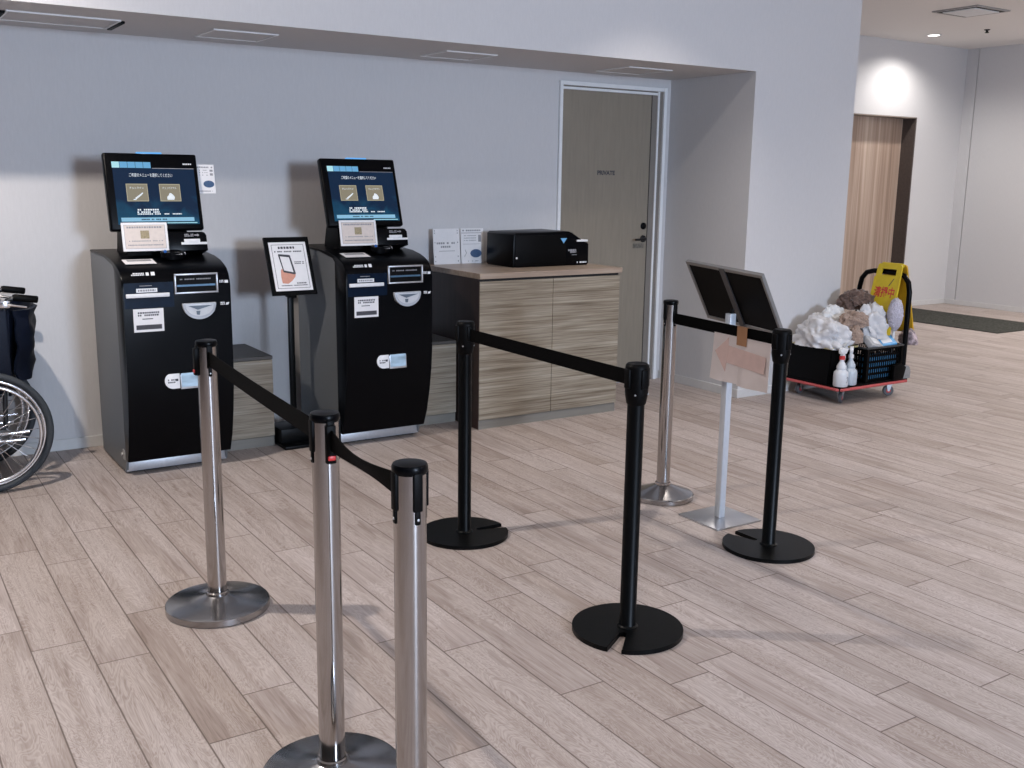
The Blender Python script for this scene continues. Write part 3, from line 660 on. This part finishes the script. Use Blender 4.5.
def black_stanchion(x, y, label, notch, rz=0.):
    t = thing('belt_stanchion', label, 'stanchion', (x, y, 0), 0, 'black queue barrier posts')
    Rb, hw = .188, .023
    a0 = math.asin(hw/Rb)
    pts = [(Rb*cos(q), Rb*sin(q)) for q in [a0+(2*pi-2*a0)*i/70 for i in range(71)]]
    pts += [(.062, -hw*.62), (.052, 0), (.062, hw*.62)]
    MB().prism(pts, 2, 0, .016, mtx=Matrix.Rotation(notch, 4, 'Z'), bev=.003).build('base', BLACKP, t, ang=30, label='black disc base with a slot')
    MB().lathe([(.036, .013), (.036, .018), (.0292, .022), (.028, .024), (.028, .80)], 36).build('post', BLACKP, t)
    MB().lathe([(.028, .785), (.032, .79), (.036, .812), (.038, .825), (.039, .905), (.0375, .916), (.032, .921), (0, .921)], 36).build('head', BLACKM, t)
    for k in range(4):
        q = Matrix.Rotation(k*pi/2+rz, 4, 'Z')
        MB().box(.032, .0435, -.013, .013, .842, .905, .003, mtx=q).build('belt_slot', BLACKM, t)
        MB().lathe([(0, .002), (.003, .0012), (.0035, 0), (0, 0)], 10, mtx=q @ Matrix.Rotation(pi/4, 4, 'Z') @ Matrix.Translation((.0372, 0, .822)) @ Matrix.Rotation(pi/2, 4, 'Y')).build('screw', SILVER, t)
    return t
s1, s2, s3, s4 = (.974, 3.385), (.903, 2.200), (.878, 1.715), (3.186, 3.562)
b2, b3, b4 = (2.097, 3.590), (2.098, 2.492), (3.110, 2.808)
d12 = math.atan2(s2[1]-s1[1], s2[0]-s1[0]); d23 = math.atan2(s3[1]-s2[1], s3[0]-s2[0]); d44 = math.atan2(b4[1]-s4[1], b4[0]-s4[0])
t1 = steel_stanchion(*s1, 'steel belt post standing before the kiosk nearest the wheelchair', 0, red=pi)
belt_between(t1, s1, s2, sag=.004)
t2 = steel_stanchion(*s2, 'steel belt post in middle of the left silver row, its base cut by frame bottom', 0, red=d23)
belt_between(t2, s2, s3, sag=.010, tw=.55)
t3 = steel_stanchion(*s3, 'steel belt post nearest the camera, its base out of frame', 0)
t4 = steel_stanchion(*s4, 'steel belt post with conical base standing before the beige door', 0, cone=True, r=.032)
belt_between(t4, s4, b4, z=.872)
tb2 = black_stanchion(*b2, 'black belt post standing before the counter cabinet', R(-7))
belt_between(tb2, b2, b3, z=.868)
tb3 = black_stanchion(*b3, 'black belt post in the foreground, slot of its base towards camera', R(-142))
tb4 = black_stanchion(*b4, 'black belt post beside the framed sign stand, right end of paper-hung belt', R(98))
# paper arrow hung from the belt by tape
dv = Vector((b4[0]-s4[0], b4[1]-s4[1], 0)).normalized()
t = thing('arrow_paper', 'paper sheet with faded pink left arrow taped under a black belt', 'sign', (s4[0]+dv.x*.018, s4[1]+dv.y*.018, 0), math.atan2(dv.y, dv.x))
PT = mat('thin_white_paper', (.84, .79, .785), .8, nscale=30, namt=.03)
nt_ = PT.node_tree; tr_ = nt_.nodes.new('ShaderNodeBsdfTranslucent'); tr_.inputs[0].default_value = (.84, .79, .785, 1)
mx_ = nt_.nodes.new('ShaderNodeMixShader'); mx_.inputs[0].default_value = .45
nt_.links.new(nt_.nodes['Principled BSDF'].outputs[0], mx_.inputs[1]); nt_.links.new(tr_.outputs[0], mx_.inputs[2])
nt_.links.new(mx_.outputs[0], nt_.nodes['Material Output'].inputs['Surface'])
def arrow_grid(u0, u1, z0, z1, dy):
    g = []
    for i in range(9):
        row = []
        for j in range(7):
            a, b = i/8, j/6
            u = u0+(u1-u0)*a - .012*(1-b); z = z0+(z1-z0)*b
            row.append((u, dy-.010*(1-b)**2*(.5+sin(a*5.)), z))
        g.append(row)
    return g
MB().sheet(arrow_grid(.318, .53, .648, .853, -.0045), .0006).build('sheet', PT, t)
MB().sheet(arrow_grid(.50, .684, .645, .853, -.0030), .0006).build('sheet', PT, t)
def on_paper(u, z): return (u, -.0056-.010*max(0, 1-(z-.648)/.205)**2*1.2, z)
pts = [(.332, .772), (.418, .842), (.420, .807), (.660, .792), (.658, .720), (.416, .732), (.412, .692)]
am = MB(); bm_ = am.bm
va = [bm_.verts.new(on_paper(*p)) for p in pts]; vb = [bm_.verts.new(Vector(on_paper(*p))+Vector((0, .0008, 0))) for p in pts]
bm_.faces.new(va); bm_.faces.new(vb)
for k in range(7): bm_.faces.new((va[k], va[(k+1) % 7], vb[(k+1) % 7], vb[k]))
am.build('printed_arrow', PINK, t, smooth=False, label='faded pink left arrow')
MB().box(.472, .536, -.0075, -.0062, .818, .897).box(.472, .536, -.0075, .004, .897, .8985).build('tape', TAPE, t, smooth=False, label='brown tape strip')
# framed sign stand seen from behind
t = thing('framed_sign_stand', 'silver pole stand holding a tilted black sign frame seen from behind', 'sign', (3.20, 3.188, 0))
MB().box(-.133, .133, -.128, .128, 0, .008, .003).build('base_plate', ALU, t, label='square silver base plate')
MB().box(-.017, .017, -.017, .017, .008, .935, .003).build('pole', mat('satin_silver_pole', (.62, .66, .72), .35, .35, nscale=40, namt=.04), t, label='pale silver square pole')
psi, th = R(-92.2), R(-31.8)
u = Vector((cos(psi), sin(psi), 0)); nn = Vector((-sin(psi), cos(psi), 0)); v = Vector((0, 0, 1))*cos(th)+nn*sin(th); w = u.cross(v)
rq = Matrix.Rotation(R(-3.5), 3, w); u = rq @ u; v = rq @ v       # hangs a little crooked
mtx = Matrix(((u.x, v.x, w.x), (u.y, v.y, w.y), (u.z, v.z, w.z)))
rot = mtx.to_euler()
bw, bh_ = .463, .315
c0 = (.012, -.002, 1.006)
fr = MB()
for p in ((-bw/2, bw/2, bh_/2-.017, bh_/2), (-bw/2, bw/2, -bh_/2, -bh_/2+.017), (-bw/2, -bw/2+.014, -bh_/2+.017, bh_/2-.017), (bw/2-.014, bw/2, -bh_/2+.017, bh_/2-.017)):
    fr.box(p[0], p[1], p[2], p[3], -.009, .009, .002, 1)
fr.build('sign_frame', mat('grey_sign_frame', (.26, .255, .25), .4, .5, nscale=40, namt=.05), t, c0, rot, label='grey metal sign frame')
MB().box(-bw/2+.014, bw/2-.014, -bh_/2+.017, bh_/2-.017, -.005, .004).build('backing_board', BLACKM, t, c0, rot, smooth=False)
MB().box(-bw/2+.02, bw/2-.02, -bh_/2+.022, bh_/2-.022, -.0058, -.0052).box(-bw/2+.02, bw/2-.02, -bh_/2+.022, bh_/2-.022, .0042, .005).build('sign_sheet', BLACKM, t, c0, rot, smooth=False)
sgn = 1 if w.dot(Vector((-1, 0, -.5))) > 0 else -1
MB().box(-.018, .012, -bh_/2+.002, bh_/2-.002, min(sgn*.006, sgn*.012), max(sgn*.006, sgn*.012)).build('spine', mat('dark_grey_spine', (.09, .09, .095), .4, .5, nscale=40, namt=.05), t, c0, rot, smooth=False)
MB().tube([(.0, 0, .90), (.004, 0, .935), (.010, 0, .952)], .010, 10).build('tilt_joint', BLACKM, t)
# ------------------------------------------------------------------ wheelchair (facing left, handles to the right)
NAVY = mat('navy_nylon', (.004, .007, .017), .5, nscale=140, namt=.3, bump=.1, spec=.2)
TYRE = mat('grey_rubber_tyre', (.035, .042, .05), .7, nscale=120, namt=.15)
CHROME = steel_material('wheelchair_chrome', (.75, .75, .77), .18, False)
FRAME = mat('dark_frame_paint', (.02, .022, .026), .35, .3, nscale=60, namt=.1)
wx, wy0, wy1, wr = .457, 5.215, 5.735, .292
t = thing('wheelchair', 'folding wheelchair with navy seat parked at left wall edge', 'wheelchair', (wx, (wy0+wy1)/2, 0))
hy = (wy1-wy0)/2
def circ(r, y, n=64, cz=wr): return [(r*cos(2*pi*k/n), y, cz+r*sin(2*pi*k/n)) for k in range(n)]
for s in (-1, 1):
    y = s*hy
    wh = MB().tube(circ(wr-.016, y, 72), .0165, 12, closed=True).build('rear_wheel', TYRE, t, label='grey rubber tyre')
    MB().tube(circ(wr-.040, y, 72), .0095, 10, closed=True).build('rim', CHROME, wh)
    MB().tube(circ(wr-.062, y+s*.040, 72), .0085, 10, closed=True).build('hand_rim', CHROME, wh)
    sp = MB()
    for k in range(28):
        a0 = 2*pi*k/28; a1 = a0+(.42 if k % 2 else -.42)
        sp.rod((.022*cos(a1), y+(.014 if k % 2 else -.014), wr+.022*sin(a1)), ((wr-.046)*cos(a0), y, wr+(wr-.046)*sin(a0)), .0017, 5)
    sp.build('spokes', CHROME, wh)
    tb = MB()
    for k in range(6):
        a0 = 2*pi*k/6+.3
        tb.rod(((wr-.062)*cos(a0), y+s*.040, wr+(wr-.062)*sin(a0)), ((wr-.04)*cos(a0), y, wr+(wr-.04)*sin(a0)), .004, 6)
    tb.build('hand_rim_tab', CHROME, wh)
    MB().lathe([(0, -.04), (.022, -.04), (.022, -.022), (.015, -.02), (.015, .02), (.022, .022), (.022, .03), (0, .03)], 20, mtx=Matrix.Translation((0, y, wr)) @ Matrix.Rotation(pi/2, 4, 'X')).build('hub', FRAME, wh)
    yi = s*(hy-.055)
    MB().tube([(.09, yi, .30), (.10, yi, .50), (.115, yi, .70), (.125, yi, .87), (.14, yi, .905), (.17, yi, .915), (.19, yi, .915)], .0115, 10).tube([(.09, yi, .30), (-.36, yi, .30)], .0115, 10).tube([(.10, yi, .46), (-.34, yi, .46), (-.40, yi, .43), (-.43, yi, .30), (-.47, yi, .14)], .0115, 10).tube([(-.30, yi, .46), (-.30, yi, .30)], .0115, 10).tube([(.112, yi, .68), (.02, yi, .69), (-.20, yi, .69), (-.26, yi, .66), (-.27, yi, .46)], .0105, 10).build('side_frame', FRAME, t)
    MB().rod((.02, yi, .27), (.19, yi, .27), .009).rod((.0, yi, .235), (.17, yi, .232), .008).build('anti_tip_bar', CHROME, t)
    MB().tube([(.165, yi, .917), (.175, yi, .917), (.268, yi, .903), (.273, yi, .902)], [.014, .0175, .0175, .014], 14).build('push_grip', BLACKM, t)
    MB().tube([(.12, yi-.01, .885), (.15, yi-.022, .885), (.22, yi-.024, .872)], .006, 8).box(.105, .150, yi-.022, yi+.018, .872, .905, .004).build('brake_lever', CHROME, t)
    MB().box(-.22, .05, yi-.026, yi+.026, .695, .725, .010).build('arm_pad', BLACKM, t)
    MB().box(-.24, .135, yi-.015, yi+.015, .47, .865, .012).build('skirt_guard', NAVY, t)
    MB().lathe([(0, -.014), (.075, -.014), (.082, -.008), (.082, .008), (.075, .014), (0, .014)], 28, mtx=Matrix.Translation((-.38, yi, .082)) @ Matrix.Rotation(pi/2, 4, 'X')).build('caster_wheel', TYRE, t)
    MB().tube([(-.38, yi-.02, .082), (-.38, yi-.02, .17), (-.36, yi, .19), (-.36, yi, .30)], .009, 8).build('caster_fork', FRAME, t)
    MB().box(-.60, -.46, yi-s*.02-.075, yi-s*.02+.075, .10, .112, .003).build('foot_plate', BLACKM, t)
MB().box(-.33, .08, -hy+.06, hy-.06, .44, .475, .012).build('seat', NAVY, t)
g = []
for i in range(13):
    row = []
    for j in range(13):
        a, b = i/12, j/12
        y = (-hy+.05)+(2*hy-.10)*a; z = .45+.415*b
        bulge = .05*sin(pi*a)+.020*sin(b*9+a*4)*sin(pi*a)
        row.append((.118+.045*b*0+bulge+.02*b, y, z+.012*sin(a*7)))
    g.append(row)
MB().sheet(g, .012).build('backrest', NAVY, t, label='navy canvas backrest')
def cushion(pts_z, seed, x0=.165):
    g = []
    for i in range(15):
        row = []
        for j in range(15):
            a, b = i/14, j/14
            z = pts_z[0]+(pts_z[1]-pts_z[0])*b
            n_ = noise.noise(Vector((a*4+seed, b*5, seed)))
            row.append((x0+.115*max(0, sin(pi*a))**.35*(1-.38*(1-b))+.026*n_, -hy+.045+(2*hy-.09)*a, z+.01*n_))
        g.append(row)
    return g
MB().sheet(cushion((.52, .860), 3.3), .014).build('back_pocket', NAVY, t, label='wrinkled navy back pocket')
for k in (0, 1):
    y0, y1 = (-hy+.06, hy-.06) if k == 0 else (hy-.06, -hy+.06)
    MB().rod((-.12+.02*k, y0, .31), (-.12+.02*k, y1, .45), .010).build('cross_brace', FRAME, t)
MB().rod((0, -hy-.0+.02, wr), (0, hy-.02, wr), .010).build('axle', FRAME, t)
# ------------------------------------------------------------------ cleaning trolley and its load
TX, TY = 5.59, 4.505
t = thing('platform_trolley', 'flat trolley with red deck edge and black hoop handle by white wall end', 'trolley', (TX, TY, 0))
MB().box(0, .73, 0, .49, .098, .128, .004).build('deck', BLACKM, t)
MB().tube([(.02, -.004, .108), (.71, -.004, .108), (.734, .02, .108), (.734, .47, .108), (.71, .494, .108), (.02, .494, .108), (-.004, .47, .108), (-.004, .02, .108)], .0105, 8, closed=True).build('edge_bumper', mat('red_rubber_edge', (.50, .09, .09), .5, nscale=60, namt=.1), t, label='red rubber edge')
hp = [(.705, .03, .125), (.705, .03, .66), (.705, .03, .74), (.705, .045, .81), (.705, .085, .855), (.705, .15, .872), (.705, .34, .872), (.705, .405, .855), (.705, .445, .81), (.705, .46, .74), (.705, .46, .125)]
MB().tube(hp, .0185, 14).build('hoop_handle', BLACKG, t)
MB().box(.675, .728, .005, .055, .128, .165, .004).box(.675, .728, .435, .485, .128, .165, .004).build('handle_bracket', BLACKM, t)
for (cx, cy, a) in ((.09, .06, .5), (.60, .06, -.6), (.09, .43, .2), (.60, .43, .9)):
    q = Matrix.Translation((cx, cy, 0)) @ Matrix.Rotation(a, 4, 'Z')
    cs = MB().prism([(-.018, .085), (.022, .085), (.006, .034), (-.006, .034)], 1, -.019, -.015, mtx=q).prism([(-.018, .085), (.022, .085), (.006, .034), (-.006, .034)], 1, .015, .019, mtx=q).box(-.028, .028, -.024, .024, .085, .098, .002, mtx=q).build('caster', SILVER, t)
    MB().lathe([(0, -.012), (.034, -.012), (.038, -.008), (.038, .008), (.034, .012), (0, .012)], 24, mtx=q @ Matrix.Translation((0, 0, .0385)) @ Matrix.Rotation(pi/2, 4, 'X')).build('wheel', mat('grey_caster_tyre', (.09, .09, .10), .5, nscale=40, namt=.1), cs)
    MB().lathe([(0, -.014), (.016, -.014), (.016, .014), (0, .014)], 16, mtx=q @ Matrix.Translation((0, 0, .0385)) @ Matrix.Rotation(pi/2, 4, 'X')).build('wheel_hub', RED, cs)
def at(x, y, z): return (TX+x, TY+y, z)
DK = .1285
# black bin
t = thing('black_bin', 'open black plastic bin filled with white laundry at left trolley end', 'bin', at(.135, .292, DK))
o = MB()
W, D, Hh = .125, .19, .245
for s in (-1, 1):
    o.prism([(-D*.92, 0), (D*.92, 0), (D, Hh), (-D, Hh)], 0, s*W-.004, s*W+.004)
    o.prism([(-W+.005, 0), (W-.005, 0), (W-.005, Hh), (-W+.005, Hh)], 1, s*D*.97-.006, s*D*.97+.006)
o.box(-W, W, -D*.9, D*.9, 0, .006).build('bin_body', BLACKM, t, smooth=False)
o = MB(); o.box(-W-.012, W+.012, -D-.012, -D+.008, Hh, Hh+.014, .003).box(-W-.012, W+.012, D-.008, D+.012, Hh, Hh+.014, .003).box(-W-.012, -W+.006, -D+.008, D-.008, Hh, Hh+.014, .003).box(W-.006, W+.012, -D+.008, D-.008, Hh, Hh+.014, .003)
o.build('rim', mat('straw_yellow_rim', (.50, .42, .20), .5, nscale=30, namt=.1), t, label='straw yellow rim')
# crumpled cloth
def cloth(name, m, label, cat, loc, size, seed, fold=.35, freq=2.2, group=None, rot=0., flat=.25):
    bm = bmesh.new(); bmesh.ops.create_icosphere(bm, subdivisions=5, radius=1.)
    sv = Vector((seed*3.1, seed*1.7, seed*.9))
    for v in bm.verts:
        d = v.co.normalized(); p = d*freq+sv
        wp = p+.30*Vector((noise.noise(p*1.7), noise.noise(p*1.7+sv), noise.noise(p*1.7-sv)))
        st = Vector((wp.x*.55+wp.y*.3, wp.y*1.5-wp.z*.5, wp.z*1.2+wp.x*.6))     # folds run longer one way
        bl = lambda q: min(1., abs(noise.noise(q))*2.4)*2-1
        k = 1+.24*noise.noise(p*.75)+fold*(.17*bl(st*.8)+.10*bl(st*1.7+sv)+.035*bl(st*4.)+.012*bl(wp*9.))
        c = Vector((d.x*size[0]*k, d.y*size[1]*k, d.z*size[2]*k))
        if c.z < -size[2]*flat: c.z = -size[2]*flat+(c.z+size[2]*flat)*.08
        v.co = c
    z0 = min(v.co.z for v in bm.verts)
    for v in bm.verts: v.co.z -= z0
    mb = MB(); mb.bm.free(); mb.bm = bm
    o = mb.build(name, m, None, loc, (0, 0, rot), ang=80)
    return tag(o, label, cat, group)
LINEN = mat('white_linen', (.62, .62, .64), .9, nscale=14, namt=.10, bump=.25)
BAGW = mat('cloudy_white_plastic_bag', (.66, .67, .68), .3, nscale=18, namt=.08, bump=.3)
BROWN = mat('brown_towel', (.12, .075, .06), .95, nscale=90, namt=.3, bump=.4, sheen=.3)
TAUPE = mat('taupe_towel', (.30, .215, .17), .95, nscale=90, namt=.2, bump=.4, sheen=.3)
DKRED = mat('maroon_bag_fabric', (.045, .008, .010), .7, nscale=60, namt=.3, bump=.3)
BLUEC = mat('blue_cloth', (.06, .26, .48), .8, nscale=60, namt=.15, bump=.2)
cloth('laundry_heap', LINEN, 'crumpled white sheets heaped over the black bin', 'laundry', at(.10, .26, .365), (.135, .215, .15), 1.3, .55, 2.6)
cloth('plastic_bag', BAGW, 'cloudy white plastic bag of linen behind the heap', 'bag', at(.27, .365, .36), (.15, .105, .20), 4.2, .5, 2.4)
cloth('towel', TAUPE, 'taupe towel bunched in the middle of the laundry pile', 'towel', at(.31, .17, .505), (.115, .085, .085), 7.7, .6, 2.2, 'towels on the trolley')
cloth('towel', BROWN, 'dark brown towel thrown against the hoop handle', 'towel', at(.53, .34, .60), (.13, .11, .105), 9.1, .6, 2.0, 'towels on the trolley')
cloth('towel', TAUPE, 'small taupe towel end hanging below the larger taupe one', 'towel', at(.245, .10, .40), (.065, .045, .09), 3.9, .5, 1.8, 'towels on the trolley')
cloth('white_cloth', LINEN, 'white cloth bundle draped between taupe towel and yellow sign', 'cloth', at(.535, .19, .40), (.145, .10, .185), 5.4, .7, 1.7)
cloth('maroon_bag', DKRED, 'dark maroon bag lying under the duster against the hoop', 'bag', at(.595, .235, DK+.27), (.085, .09, .10), 6.2, .4, 1.8)
cloth('red_white_bag', mat('patterned_bag', (.42, .34, .36), .6, nscale=26, namt=.9, bump=.2), 'red and white bag hanging behind the black hoop post', 'bag', at(.80, .07, .355), (.055, .07, .085), 8.8, .35, 1.9)
# slotted basket
t = thing('slotted_basket', 'black slotted plastic basket at the front of the trolley', 'basket', at(.485, .155, DK))
W, D, Hh = .185, .125, .235
o = MB()
def slot_wall(o, L, mp):
    n = max(4, int(2*L/.022)); rows = 5
    for k in range(n+1):
        u = -L+2*L*k/n; wv = .0045
        o.box(*mp(u-wv, u+wv), .0, Hh)
    for k in range(rows+1):
        z = .012+(Hh-.02)*k/rows
        o.box(*mp(-L, L), z-.008, z+.008)
for s in (-1, 1):
    slot_wall(o, W, lambda a, b, s=s: (a, b, s*D-.003, s*D+.003))
    slot_wall(o, D, lambda a, b, s=s: (s*W-.003, s*W+.003, a, b))
for sx in (-1, 1):
    for sy in (-1, 1): o.box(sx*W-.012, sx*W+.012, sy*D-.012, sy*D+.012, 0, Hh)
o.box(-W, W, -D, D, 0, .005)
o.build('basket_body', BLACKM, t, smooth=False)
MB().box(-W-.014, W+.014, -D-.014, -D+.004, Hh, Hh+.012, .003).box(-W-.014, W+.014, D-.004, D+.014, Hh, Hh+.012, .003).box(-W-.014, -W+.004, -D+.004, D-.004, Hh, Hh+.012, .003).box(W-.004, W+.014, -D+.004, D-.004, Hh, Hh+.012, .003).build('rim', mat('dark_grey_rim', (.05, .052, .055), .35, nscale=40, namt=.1), t)
# what lies in the basket
o = MB().box(-.15, .165, -.105, -.02, 0, .175, .02, 3).build('blue_cloth', BLUEC, None, at(.49, .155, DK+.006)); tag(o, 'folded blue cloth seen through the slots of the black basket', 'cloth')
o = MB().box(-.07, .07, -.08, .08, 0, .16, .02, 3).build('white_roll', LINEN, None, at(.40, .19, DK+.006), (0, 0, 0)); o.location = at(.40, .205, DK+.006); tag(o, 'white folded cloth standing behind the blue one in the basket', 'cloth')
def pack(x, y, z, rz, ry, m, label, n_):
    q = thing('wipes_pack', label, 'pack', at(x, y, z), rz, 'packs lying on the basket')
    b_ = MB().box(-.075, .075, -.05, .05, 0, .045, .008, 3).build('pack_body', m, q, rot=(R(38), ry, 0))
    MB().box(-.05, .03, -.0005, .0, .012, .020, .0).build('pack_print', INKG, b_, (0, -.0503, 0), smooth=False)
    MB().box(-.04, .04, -.028, .028, .045, .048, .001).build('pack_lid', PRINTW, b_)
pack(.405, .09, .375, .1, R(12), mat('grey_pack', (.42, .43, .45), .4, nscale=40, namt=.1), 'grey wipes pack lying across the left of the basket', 1)
pack(.555, .10, .372, -.25, R(-8), mat('bright_blue_pack', (.10, .36, .66), .4, nscale=40, namt=.1), 'bright blue wipes pack lying on the right of the basket', 2)
# spray bottles
CLEAR = mat('frosted_white_bottle', (.66, .69, .73), .35, nscale=30, namt=.05)
def bottle(x, y, rz, label, m, trig):
    q = thing('spray_bottle', label, 'bottle', at(x, y, DK), rz, 'spray bottles on the trolley')
    MB().lathe([(0, 0), (.046, 0), (.050, .005), (.050, .085), (.047, .10), (.034, .112), (.031, .118), (.035, .125), (.033, .14), (.018, .168), (.015, .172), (.015, .19), (0, .19)], 32).build('bottle_body', m, q)
    MB().lathe([(.0, .186), (.019, .186), (.019, .208), (.014, .212), (0, .212)], 20).build('collar', RED if trig else PRINTW, q, label='red collar' if trig else None)
    hd = MB().prism([(-.030, .228), (.034, .222), (.050, .236), (.048, .252), (.0, .268), (-.028, .262), (-.036, .246)], 1, -.012, .012, bev=.003).box(-.010, .010, -.010, .010, .210, .230).build('spray_head', PRINTW, q)
    MB().tube([(.026, 0, .224), (.036, 0, .20), (.030, 0, .178)], .005, 8).build('trigger', PRINTW, hd)
    if trig: MB().tube([(-.012, -.0505, .062), (-.006, -.0515, .070), (.004, -.0515, .066), (.002, -.0515, .05), (-.006, -.0515, .036), (-.010, -.051, .028)], .0018, 6).build('hand_lettering', INKG, q, (0, 0, 0), label='handwritten mark')
bottle(.045, .035, R(10), 'white spray bottle with red collar at the front corner of trolley', CLEAR, True)
bottle(.152, .048, R(40), 'white spray bottle without red collar, just behind the red collared one', mat('bluish_bottle', (.50, .56, .62), .3, nscale=30, namt=.05), False)
# mop pole, duster
o = thing('grey_pole', 'short grey pole lying slanted on the bin edge', 'pole', at(.16, .045, .40))
MB().rod((-.10, 0, -.005), (.15, .09, .115), .012).build('tube', mat('grey_tube', (.45, .46, .48), .35, .3, nscale=40, namt=.05), o)
MB().rod((.145, .088, .1126), (.17, .097, .1246), .015).build('end_cap', PRINTW, o)
o = thing('duster', 'lilac white fluffy duster standing upright in the basket', 'duster', at(.615, .065, .26))
bm = bmesh.new(); bmesh.ops.create_icosphere(bm, subdivisions=5, radius=1.)
for v in bm.verts:
    d = v.co.normalized(); k = 1+.10*noise.noise(d*9)+.10*noise.noise(d*24)
    v.co = Vector((d.x*.058*k, d.y*.05*k, .325+d.z*.115*k*(1.0)))
mb = MB(); mb.bm.free(); mb.bm = bm
mb.build('fluffy_head', mat('lilac_white_fibre', (.50, .48, .56), .95, nscale=160, namt=.4, bump=.6, sheen=.3), o, ang=180)
MB().rod((0, 0, .0), (.0, 0, .24), .009).build('handle', PRINTW, o)
# yellow floor sign straddling the hoop
YEL = mat('yellow_plastic', (.62, .46, .015), .45, nscale=30, namt=.05); YELO = mat('amber_plastic', (.62, .36, .01), .45, nscale=30, namt=.06)
t = thing('wet_floor_sign', 'yellow folding cleaning sign hung over the black hoop handle', 'sign', at(.705, .185, .0))
def leaf(s, m, label):
    a_ = R(13)
    mb = MB(); x0, x1, wv, ww = -.135, .135, .0, .105
    H_ = .60
    # outline with a handle slot: built of a frame of bars
    mb.prism([(-.122, -.50), (.122, -.50), (.104, -.075), (-.104, -.075)], 2, -.006, .006)
    mb.prism([(-.104, -.075), (-.062, -.075), (-.062, -.030), (-.102, -.030)], 2, -.006, .006)
    mb.prism([(.062, -.075), (.104, -.075), (.102, -.030), (.062, -.030)], 2, -.006, .006)
    mb.prism([(-.102, -.030), (.102, -.030), (.099, -.004), (.088, .006), (-.088, .006), (-.099, -.004)], 2, -.006, .006)
    o_ = mb.build('sign_leaf', m, t, (s*.024, 0, .925), (pi/2-a_ if s < 0 else pi/2-a_, 0, -pi/2 if s < 0 else pi/2), smooth=False, label=label)
    return o_
lf = leaf(-1, YEL, 'yellow front leaf')
MB().box(-.112, -.094, -.47, -.09, .006, .009, .001).build('leaf_rib', YEL, lf)
MB().box(.094, .112, -.47, -.09, .006, .009, .001).build('leaf_rib', YEL, lf)
text('清掃中', .080, RED, lf, (0, -.205, .0065), name='sign_lettering', width=.172, bold=.002)
MB().prism([(.02, -.155), (.03, -.150), (.06, -.095), (.052, -.098)], 2, .006, .0068).build('mop_pictogram', INK, lf, smooth=False)
leaf(1, YELO, 'amber rear leaf')
MB().rod((-.0, -.085, .924), (0, .085, .924), .016, 12).build('hinge', YEL, t)
# dark pouch and grey half-round plate at the handle foot
o = MB().prism([(-.06, 0), (.05, 0), (.075, .085), (.02, .115), (-.06, .105)], 1, -.012, .012, bev=.004).build('black_pouch', BLACKM, None, at(.615, .0, DK), (R(0), 0, 0)); tag(o, 'flat black pouch hooked at the foot of the hoop handle', 'pouch')
o = MB().prism([(-.052, 0), (.052, 0)]+disc_pts(0, .045, .052, .050, 16, 0, pi), 1, -.008, .008, bev=.002).build('grey_scraper', mat('grey_felt_plate', (.26, .26, .26), .7, nscale=60, namt=.15), None, at(.690, -.003, DK)); tag(o, 'grey half-round plate propped at the trolley handle foot', 'scraper')
# ------------------------------------------------------------------ light
def lamp(kind, name, loc, energy, col, **kw):
    l = bpy.data.lights.new(name, kind); l.energy = energy; l.color = col
    o = bpy.data.objects.new(name, l); C.objects.link(o); o.location = loc
    for k, v_ in kw.items(): setattr(l, k, v_)
    return o
WARM = (1., .91, .83); COOL = (.64, .78, 1.)
for x, y, e, a_, bl in [(.0, 4.05, 270, 128, .5), (.0, 4.05, 110, 172, .1), (4.2, 4.25, 150, 102, .9), (7.7, 3.6, 200, 140, 1.), (.07, .5, 190, 140, 1.), (5.3, 1.1, 250, 150, 1.), (9., .6, 200, 140, 1.)]:  # the two rightmost are unseen, added as general fill
    lamp('SPOT', 'ceiling_spot_and_fill', (x, y, ZC-.02), e, WARM, spot_size=R(a_), spot_blend=bl, shadow_soft_size=.04)
lamp('SPOT', 'corridor_spot_and_fill', (10.35, 7.445, ZC-.02), 105, (1., .96, .92), spot_size=R(150), spot_blend=.7, shadow_soft_size=.05)
lamp('SPOT', 'corridor_spot_and_fill', (10.7, 5.0, ZC-.02), 460, (1., .93, .87), spot_size=R(168), spot_blend=.8, shadow_soft_size=.05)  # added fill without a fitting, brightens the corridor walls and ceiling
o = lamp('AREA', 'window_daylight', ((WX0+WX1)/2, YR-.02, (WZ0+WZ1)/2), 880, COOL, shape='RECTANGLE', size=1.2, size_y=1.2)
o.rotation_euler = Vector((0, 1, -.03)).to_track_quat('-Z', 'Y').to_euler()
wd = bpy.data.worlds.new('sky'); S.world = wd; wd.use_nodes = True
wd.node_tree.nodes['Background'].inputs[0].default_value = (.6, .7, .9, 1); wd.node_tree.nodes['Background'].inputs[1].default_value = .3
vs = S.view_settings
S.display_settings.display_device = 'sRGB'
vs.view_transform = 'Standard'; vs.look = 'None'; vs.gamma = 1.; vs.use_curve_mapping = False; vs.exposure = -.47
cy = S.cycles
cy.use_denoising = True; cy.max_bounces = 6; cy.diffuse_bounces = 4; cy.glossy_bounces = 4; cy.sample_clamp_indirect = 6.; cy.caustics_reflective = False; cy.caustics_refractive = False
